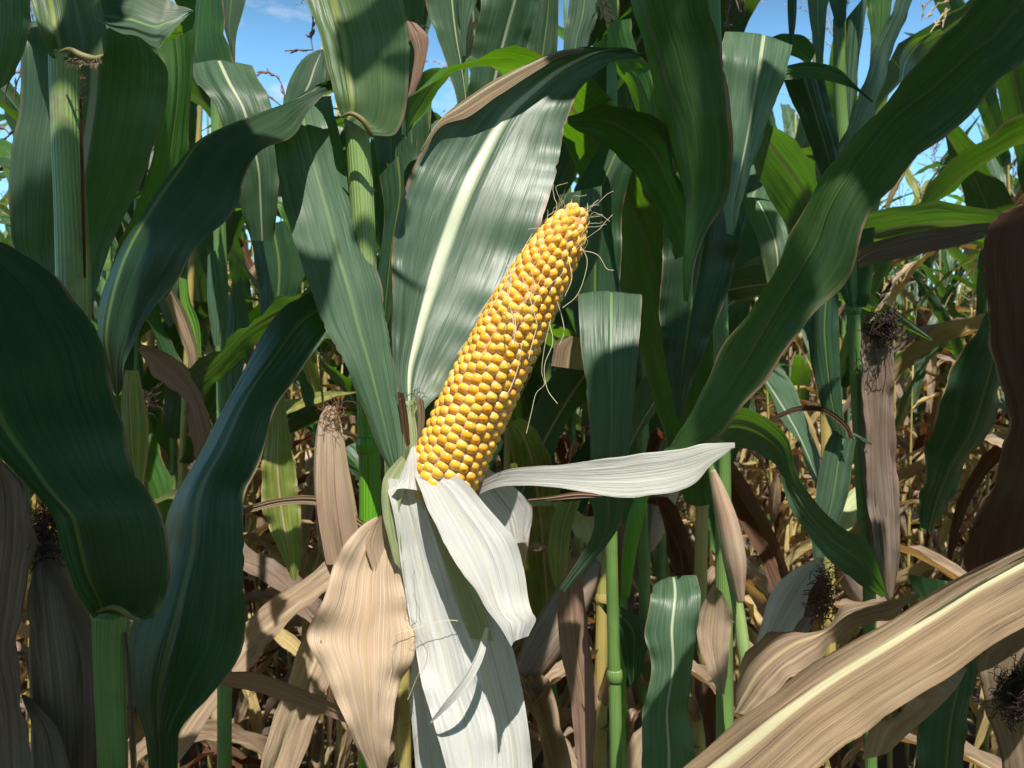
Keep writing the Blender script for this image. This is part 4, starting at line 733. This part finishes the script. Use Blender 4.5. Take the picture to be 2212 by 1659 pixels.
# ------------------------------------------------------------------ the field behind: corn plants in rows
def gen_leaf(parent, base, az, length, width, a0, a1, mat, rs, twist=0.0, fold=.12, droop=1.0, hang=False, crumple=0.0, name="leaf"):
    """leaf from base, leaving at a0 degrees from vertical and bending to a1 at the tip"""
    n = 9
    hor = np.array([math.cos(az), math.sin(az), 0]); side0 = np.array([-math.sin(az), math.cos(az), 0])
    p = np.array(base, float); L = []; Rr = []
    for i in range(n):
        t = i / (n - 1)
        ang = R(a0 + (a1 - a0) * t ** droop)
        d = hor * math.sin(ang) + np.array([0, 0, 1]) * math.cos(ang)
        wv = width * (0.42 + 0.58 * math.sin(min(1, t / .38) * 1.57)) if t < .38 else width * max(0.04, (1 - ((t - .38) / .62) ** 1.9))
        tw = twist * t + .12 * math.sin(t * 7 + twist * 3)
        up = np.cross(d, side0)
        s_ = side0 * math.cos(tw) + up * math.sin(tw)
        L.append(p - s_ * wv / 2); Rr.append(p + s_ * wv / 2)
        p = p + d * length / (n - 1)
        if p[2] < .03: p[2] = .03
    mb = MB()
    add_ribbon(mb, np.array(L), np.array(Rr), np.full(n, .5), fold=-fold, wave=.004 if not hang else .005, wl=.11, seg=4, seed=rs.randint(9999), ridge=0, lo=True, crumple=crumple)
    return mb.build(name, M[mat], parent)

def gen_tassel(parent, top, rs, mat='tassel'):
    mb = MB()
    def branch(p0, d, ln, r, sag):
        pts = [np.array(p0)]; d = unit(np.array(d))
        for i in range(6):
            d = unit(d + np.array([rs.randn() * .1, rs.randn() * .1, -sag])); pts.append(pts[-1] + d * ln / 6)
        add_tube(mb, pts, [r] * 7, ns=4, seg=1, cap=False)
        for i in range(int(ln / .012)):
            q = rs.rand() * 5.9 + .05; k = int(q); c = pts[k] + (pts[k + 1] - pts[k]) * (q - k)
            dd = unit((pts[k + 1] - pts[k]) * 60 + rs.randn(3) * .8)
            add_tube(mb, [c, c + dd * .006, c + dd * .012], [.0006, .0019, .0004], ns=4, seg=1, cap=False)
    branch(top, (rs.randn() * .1, rs.randn() * .1, 1), .28, .0014, .01)
    for i in range(rs.randint(5, 9)):
        a = rs.rand() * 6.28
        branch(np.array(top) + [0, 0, .02 + rs.rand() * .1], (math.cos(a) * .7, math.sin(a) * .7, 1.1), .15 + rs.rand() * .08, .0009, .12 + rs.rand() * .16)
    return mb.build("tassel", M[mat], parent)

def gen_plant(name, kind, seed, h=2.2, loc=(0, 0, 0), tassel=True):
    """kind: 'mixed' green above and dry below, 'dry' nearly all dry, 'green'"""
    rs = np.random.RandomState(seed)
    r = thing(name, "x", "corn plant", loc)
    x0, y0 = loc[0], loc[1]
    lean = rs.randn(2) * .03
    def sp(z): return np.array([x0 + lean[0] * (z / h) ** 2, y0 + lean[1] * (z / h) ** 2, z])
    zs = np.linspace(0, h, 9)
    mb = MB(); add_tube(mb, [sp(z) for z in zs], [.0115 - .008 * (z / h) ** 1.5 for z in zs], ns=8, seg=2)
    az = rs.rand() * 6.28
    nodes = np.concatenate([[.12, .28], np.linspace(.45, h * .9, 11)])
    for z in nodes:
        rr = .0117 - .008 * (z / h) ** 1.5
        add_tube(mb, [sp(z - .008), sp(z), sp(z + .008)], [rr, rr * 1.22, rr], ns=8, seg=1, cap=False)
    smat = 'stalk_yellow' if kind == 'dry' or rs.rand() < .35 else 'stalk'
    mb.build("stalk", M[smat], r)
    cut = {'mixed': .88, 'dry': 1.9, 'green': .98}[kind]
    for i, z in enumerate(nodes[1:]):
        a = az + i * math.pi + rs.randn() * .35
        zt = z / h
        ln = (.42 + .42 * math.sin(min(1, zt * 1.25) * 2.3)) * (.85 + rs.rand() * .3); wd = (.045 + .045 * math.sin(zt * 2.7)) * (.9 + rs.rand() * .2)
        b = sp(z) + np.array([math.cos(a), math.sin(a), 0]) * .006
        dry = z + rs.randn() * .13 < cut
        if dry:
            mt = ['dry', 'dry', 'dry_brown', 'dry_yellow', 'dry_brown', 'husk_shade', 'dry_yellow', 'dry'][rs.randint(8)]
            a1 = 165 + rs.rand() * 20
            gen_leaf(r, b, a, ln * .9, wd * (.36 + rs.rand() * .26), 20 + rs.rand() * 40, a1, mt, rs, twist=rs.randn() * 1.2, fold=.25 + rs.rand() * .2, droop=.35 + rs.rand() * .3, hang=True, crumple=.003)
            if rs.rand() < .6:      # split loose blade hanging beside the stalk
                gen_leaf(r, b + np.array([0, 0, -.03]), a + rs.randn() * .8, ln * .55, wd * .5, 90, 178, mt, rs, twist=rs.randn() * 2, fold=.3, droop=.25, hang=True, crumple=.004)
        else:
            mt = ['green', 'green_rib', 'green', 'green_under', 'green_dark'][rs.randint(5)]
            if z < cut + .2 and rs.rand() < .35: mt = 'green_yellow'
            gen_leaf(r, b, a, ln, wd * (1.15 if kind == 'green' else 1.05), 12 + rs.rand() * 14, ((120 + rs.rand() * 55) if kind == 'green' else 80 + rs.rand() * 90) if zt < .85 else 40 + rs.rand() * 60, mt, rs, twist=rs.randn() * .5, fold=.12, droop=1.1 + rs.rand() * .9)
    if rs.rand() < .75:
        z = .95 + rs.rand() * .25; a = az + rs.randn(); q = sp(z); dr = np.array([math.cos(a), math.sin(a), 0])
        down = rs.rand() < .35; up = -.8 if down else 1.0
        mb = MB(); ps = [q + dr * (.01 + .09 * t * (1 if not down else 1.4)) + np.array([0, 0, up * .24 * t]) for t in (0, .15, .4, .7, .9, 1)]
        add_tube(mb, ps, [.008, .021, .028, .024, .013, .006], ns=12, seg=3, flute=.05)
        e = mb.build("corn_ear", M[['husk_dry', 'dry', 'husk_shade'][rs.randint(3)]], r)
        mb = MB()
        for i in range(40): hair(mb, ps[-1] + rs.randn(3) * .004, (rs.randn(), rs.randn(), up + rs.randn() * .5), .03 + rs.rand() * .02, r=.0006, curl=2.5, rs=rs, n=4, ns=3)
        mb.build("silk", M['silk_dark' if rs.rand() < .6 else 'silk_brown'], e)
        gen_leaf(r, ps[0], a + .6, .22, .05, 20, 120, 'husk_dry' if kind != 'green' else 'husk_green', rs, twist=rs.randn(), name="husk_leaf")
    if tassel: gen_tassel(r, sp(h), rs, 'tassel' if rs.rand() < .7 else 'tassel_dark')
    return r

def dup(root, loc, rz, sc=1.0):
    r = root.copy(); SC.collection.objects.link(r); r.location = loc; r.rotation_euler = (0, 0, rz); r.scale = (sc, sc, sc)
    for ch in root.children:
        c = ch.copy(); SC.collection.objects.link(c); c.parent = r
        for gch in ch.children:
            d = gch.copy(); SC.collection.objects.link(d); d.parent = c
    return r

for pl, _, k in CANOPY:
    rs = np.random.RandomState(300 + k); x0, y0 = pl.location.x, pl.location.y
    if pl is p9:
        mb = MB(); add_tube(mb, [[x0, y0 + .06, 0], [x0, y0 + .08, 1.2], [x0 - .02, y0 + .1, 2.3]], [.011, .009, .004], ns=10, seg=4); mb.build("stalk", M['stalk'], pl)
    for j in range(7):
        z = 1.72 + .09 * j; a = k * 1.1 + j * math.pi + rs.randn() * .5
        gen_leaf(pl, (x0, y0 + (.05 if pl is p9 else 0), z), a, .62 + rs.rand() * .12, .085, 25 + rs.rand() * 10, 88 + rs.rand() * 20, 'green', rs, twist=rs.randn() * .4)
    gen_tassel(pl, (x0, y0, 2.35), rs)
def px_tassel(par, branches, d, mat, r=.0009, dens=.006, spk=.009):
    rs = np.random.RandomState(int(branches[0][0][0]))
    mb = MB()
    for br in branches:
        pts = catmull(np.array([P(x, y_, d + rs.randn() * .004) for x, y_ in br]), 6)
        add_tube(mb, list(pts[::2]), [r] * len(pts[::2]), ns=4, seg=1, cap=False)
        ln = np.linalg.norm(np.diff(pts, axis=0), axis=1).sum()
        for i in range(int(ln / dens)):
            q = rs.rand() * (len(pts) - 1.01); k = int(q); c = pts[k] + (pts[k + 1] - pts[k]) * (q - k); tg = unit(pts[k + 1] - pts[k])
            dd = unit(tg + rs.randn(3) * .35)
            add_tube(mb, [c, c + dd * spk * .5, c + dd * spk], [r * .6, r * 2.0, r * .4], ns=4, seg=1, cap=False)
    return mb.build("tassel", M[mat], par)
px_tassel(p8, [[(612, 232), (614, 200), (600, 168), (575, 155), (556, 160)], [(612, 232), (590, 215), (578, 208)]], 1.15, 'tassel_dark')
px_tassel(p8, [[(676, 108), (672, 80), (676, 45), (670, 0), (668, -30)], [(676, 108), (645, 108), (615, 110)]], 1.15, 'tassel_dark')
px_tassel(p7, [[(1010, 130), (1012, 90), (1018, 62), (1010, 40)], [(1008, 120), (1000, 90), (1002, 66)], [(1012, 110), (1022, 85), (1030, 70)], [(1004, 100), (1020, 60), (1028, 40)], [(925, 62), (915, 55), (900, 75)]], 1.1, 'tassel')
px_tassel(p5, [[(1298, -40), (1305, 10), (1318, 50), (1334, 98)], [(1304, -10), (1312, 30), (1328, 80)], [(1300, -20), (1310, 20), (1322, 60)]], .85, 'tassel', r=.0014, dens=.0022, spk=.010)
px_tassel(p6, [[(1568, 62), (1572, 30), (1585, -20)], [(1606, 34), (1604, 0), (1585, -20)], [(1600, 30), (1590, 0), (1585, -20)]], 1.05, 'tassel_dark')
px_tassel(p2, [[(10, 215), (14, 190), (26, 165), (44, 150)], [(30, 215), (36, 180), (46, 158)], [(8, 300), (20, 290), (2, 270)]], .95, 'tassel_dark')
px_tassel(p4, [[(2036, 60), (2042, 20), (2040, -30)], [(2000, 40), (2020, 15), (2050, 0)], [(2010, 70), (2030, 40), (2044, 20)], [(1990, 45), (2000, 10), (2030, -10)]], 1.3, 'tassel')
rnd = random.Random(11)
protos = {'mixed': [gen_plant("corn_plant", 'mixed', 100 + i, 2.1 + .08 * i, (30 + i, -30, 0)) for i in range(6)],
          'green': [gen_plant("corn_plant", 'green', 400 + i, 2.15 + .06 * i, (50 + i, -30, 0)) for i in range(4)],
          'dry': [gen_plant("corn_plant", 'dry', 200 + i, 2.05 + .08 * i, (40 + i, -30, 0)) for i in range(4)]}
used = set(); n_field = 0
GLOW = "green corn plant with tan lower leaves among the rows behind the cob"
GDRY = "dried tan corn plant in the rows behind the cob"
def put(kind, x, y, sc=1.0, label=None, group=None):
    global n_field
    pr = rnd.choice(protos[kind]); rz = rnd.random() * 6.283
    if pr.name not in used:
        used.add(pr.name); r = pr
        r.location = (x, y, 0); r.rotation_euler = (0, 0, rz); r.scale = (sc, sc, sc)
    else: r = dup(pr, (x, y, 0), rz, sc)
    r['label'] = label or (GLOW if kind == 'mixed' else GDRY)
    r['group'] = group or ('green corn plants in the rows behind' if kind == 'mixed' else 'dry corn plants in the rows behind')
    n_field += 1
    return r
for (gpx, gy) in [(220, 1.35), (880, 1.34), (870, 1.42), (1085, 1.45), (1290, 1.32), (1400, 1.42), (1500, 1.28), (1800, 1.45), (-150, 1.3)]:
    put('green', (gpx - 1106) / F * gy, gy, .95 + rnd.random() * .1, "broad-leaved dark green corn plant in the first row behind the cob", "green corn plants in the first row behind")
y = 1.62; row = 0
while y < 8.5:
    hw = .60 * y + .45
    x = -hw + rnd.random() * .2
    while x < hw:
        px = 1106 + F * x / y
        gap = 1560 < px < 2170 and (y < 2.1 or y < 2.8 and rnd.random() < .4)
        skyc = (y < 2.5 and 420 < px < 770) or y < 3.8 and (480 < px < 710 or 915 < px < 1010 or 1180 < px < 1250 or 1600 < px < 1740 or 1900 < px < 2180 or px < 60)
        if skyc and not gap:
            put('dry', x + rnd.gauss(0, .03), y + rnd.gauss(0, .05), (1.25 + .21 * y) / 2.35 * (.80 + rnd.random() * .1))
        elif not gap:
            pd = .18 if px < 1350 else (.3 if px < 1650 else .75)
            if y > 3.5: pd = max(pd, .5)
            put('dry' if rnd.random() < pd else 'mixed', x + rnd.gauss(0, .03), y + rnd.gauss(0, .05), .92 + rnd.random() * .16)
        x += (.155 if y < 3 else .25) + rnd.random() * .08
    y += .42 if y < 3 else .62; row += 1
# the rows go on beside and behind the viewpoint
for (bx, by) in [(-1.0, -.1), (-1.25, .35), (-.85, -.6), (1.15, .1), (1.35, .55), (1.0, -.55), (-1.5, .8), (1.6, .95)] + [(-1.4 + .35 * i, -1.05 + .08 * (i % 3)) for i in range(9)] + [(-1.6 + .4 * i, -1.7 + .1 * (i % 2)) for i in range(9)] + [(-2.0 + .5 * i, -2.5) for i in range(9)]:
    put('mixed', bx, by, 1.0, "green corn plant beside or behind the viewpoint, outside the picture", "corn plants around the viewpoint")
print('field plants', n_field)
# thin the blades that would close the gaps through which the sky shows between the rows
GAPS = [(502, 705, -60, 250), (922, 1004, -20, 250), (-20, 36, 140, 300), (1168, 1235, -20, 105), (1320, 1375, -20, 110), (1560, 1700, -40, 95), (1640, 1690, 240, 325), (1950, 2010, -40, 40), (2150, 2212, 560, 640)]
bpy.context.view_layer.update()
for r in [o for o in SC.objects if o.parent is None and o.get('group') and o.location.y > 1 and o.location.y < 5.5]:
    for ch in list(r.children):
        if ch.type != 'MESH' or ch.name.split('.')[0] not in ('leaf', 'tassel'): continue
        n_ = len(ch.data.vertices); co = np.empty(n_ * 3, np.float32); ch.data.vertices.foreach_get('co', co); co = co.reshape(-1, 3)
        m_ = np.array(r.matrix_world); wv_ = co @ m_[:3, :3].T + m_[:3, 3]
        yy = np.maximum(wv_[:, 1], .1); px_ = 1106 + F * wv_[:, 0] / yy; py_ = 829.5 - F * (wv_[:, 2] - EYE) / yy
        hit = 0
        for (a, b, c, d) in GAPS: hit += ((px_ > a) & (px_ < b) & (py_ > c) & (py_ < d)).sum()
        if hit / n_ > (.07 if r.location.y < 3.5 else .3) and 'tassel' not in ch.name: bpy.data.objects.remove(ch)
for k in protos:
    for pr in protos[k]:
        if pr.name not in used:
            for ch in pr.children_recursive: bpy.data.objects.remove(ch)
            bpy.data.objects.remove(pr)

# the rest of the field, out to the far edge, reads as one mass
mb = MB(); rs = np.random.RandomState(77)
for i in range(2600):
    y = 9 + rs.rand() ** 1.4 * 60; x = (rs.rand() * 2 - 1) * (.62 * y + 1); h = 2.0 + rs.rand() * .4
    for k in range(4):
        a = rs.rand() * 6.28; z0 = h * (.25 + .7 * rs.rand()); d = np.array([math.cos(a), math.sin(a), 0]); sd = np.array([-d[1], d[0], 0]) * .045
        q = np.array([x, y, z0]); c = [q, q + d * .15 + [0, 0, .3], q + d * .42 + [0, 0, .22], q + d * .6 + [0, 0, -.15]]
        ww = [.6, 1, .8, .05]
        g = np.array([[c[j] - sd * ww[j], c[j] + sd * ww[j]] for j in range(4)])
        mb.grid(g, np.stack([np.array([[-.9, .9]] * 4), np.array([[j * .2] * 2 for j in range(4)])], -1))
    add_tube(mb, [[x, y, 0], [x, y, h], [x, y, h + .25]], [.012, .006, .004], ns=4, seg=1, cap=False)
o = mb.build("corn_field", M['green_yellow']); o['kind'] = 'stuff'; o['label'] = 'far part of the corn field seen as one mass of leaves'

# litter of dry leaf scraps on the soil
mb = MB(); rs = np.random.RandomState(91)
for i in range(900):
    y = .8 + rs.rand() * 6; x = (rs.rand() * 2 - 1) * (.62 * y + .3); a = rs.rand() * 6.28; ln = .08 + rs.rand() * .25; wd_ = .01 + rs.rand() * .025
    d = np.array([math.cos(a), math.sin(a), 0]); sd = np.array([-d[1], d[0], 0])
    c = [np.array([x, y, .01 + rs.rand() * .05]) + d * ln * t + np.array([0, 0, .03 * math.sin(t * 3 + a)]) for t in (0, .33, .66, 1)]
    g = np.array([[c[j] - sd * wd_ * (1 - .5 * abs(j - 1.5) / 1.5), c[j] + sd * wd_ * (1 - .5 * abs(j - 1.5) / 1.5) + [0, 0, .008]] for j in range(4)])
    mb.grid(g, np.stack([np.array([[-.9, .9]] * 4), np.array([[j * .1] * 2 for j in range(4)])], -1))
o = mb.build("leaf_litter", M['dry']); o['kind'] = 'stuff'; o['label'] = 'scraps of dry corn leaves littering the soil'
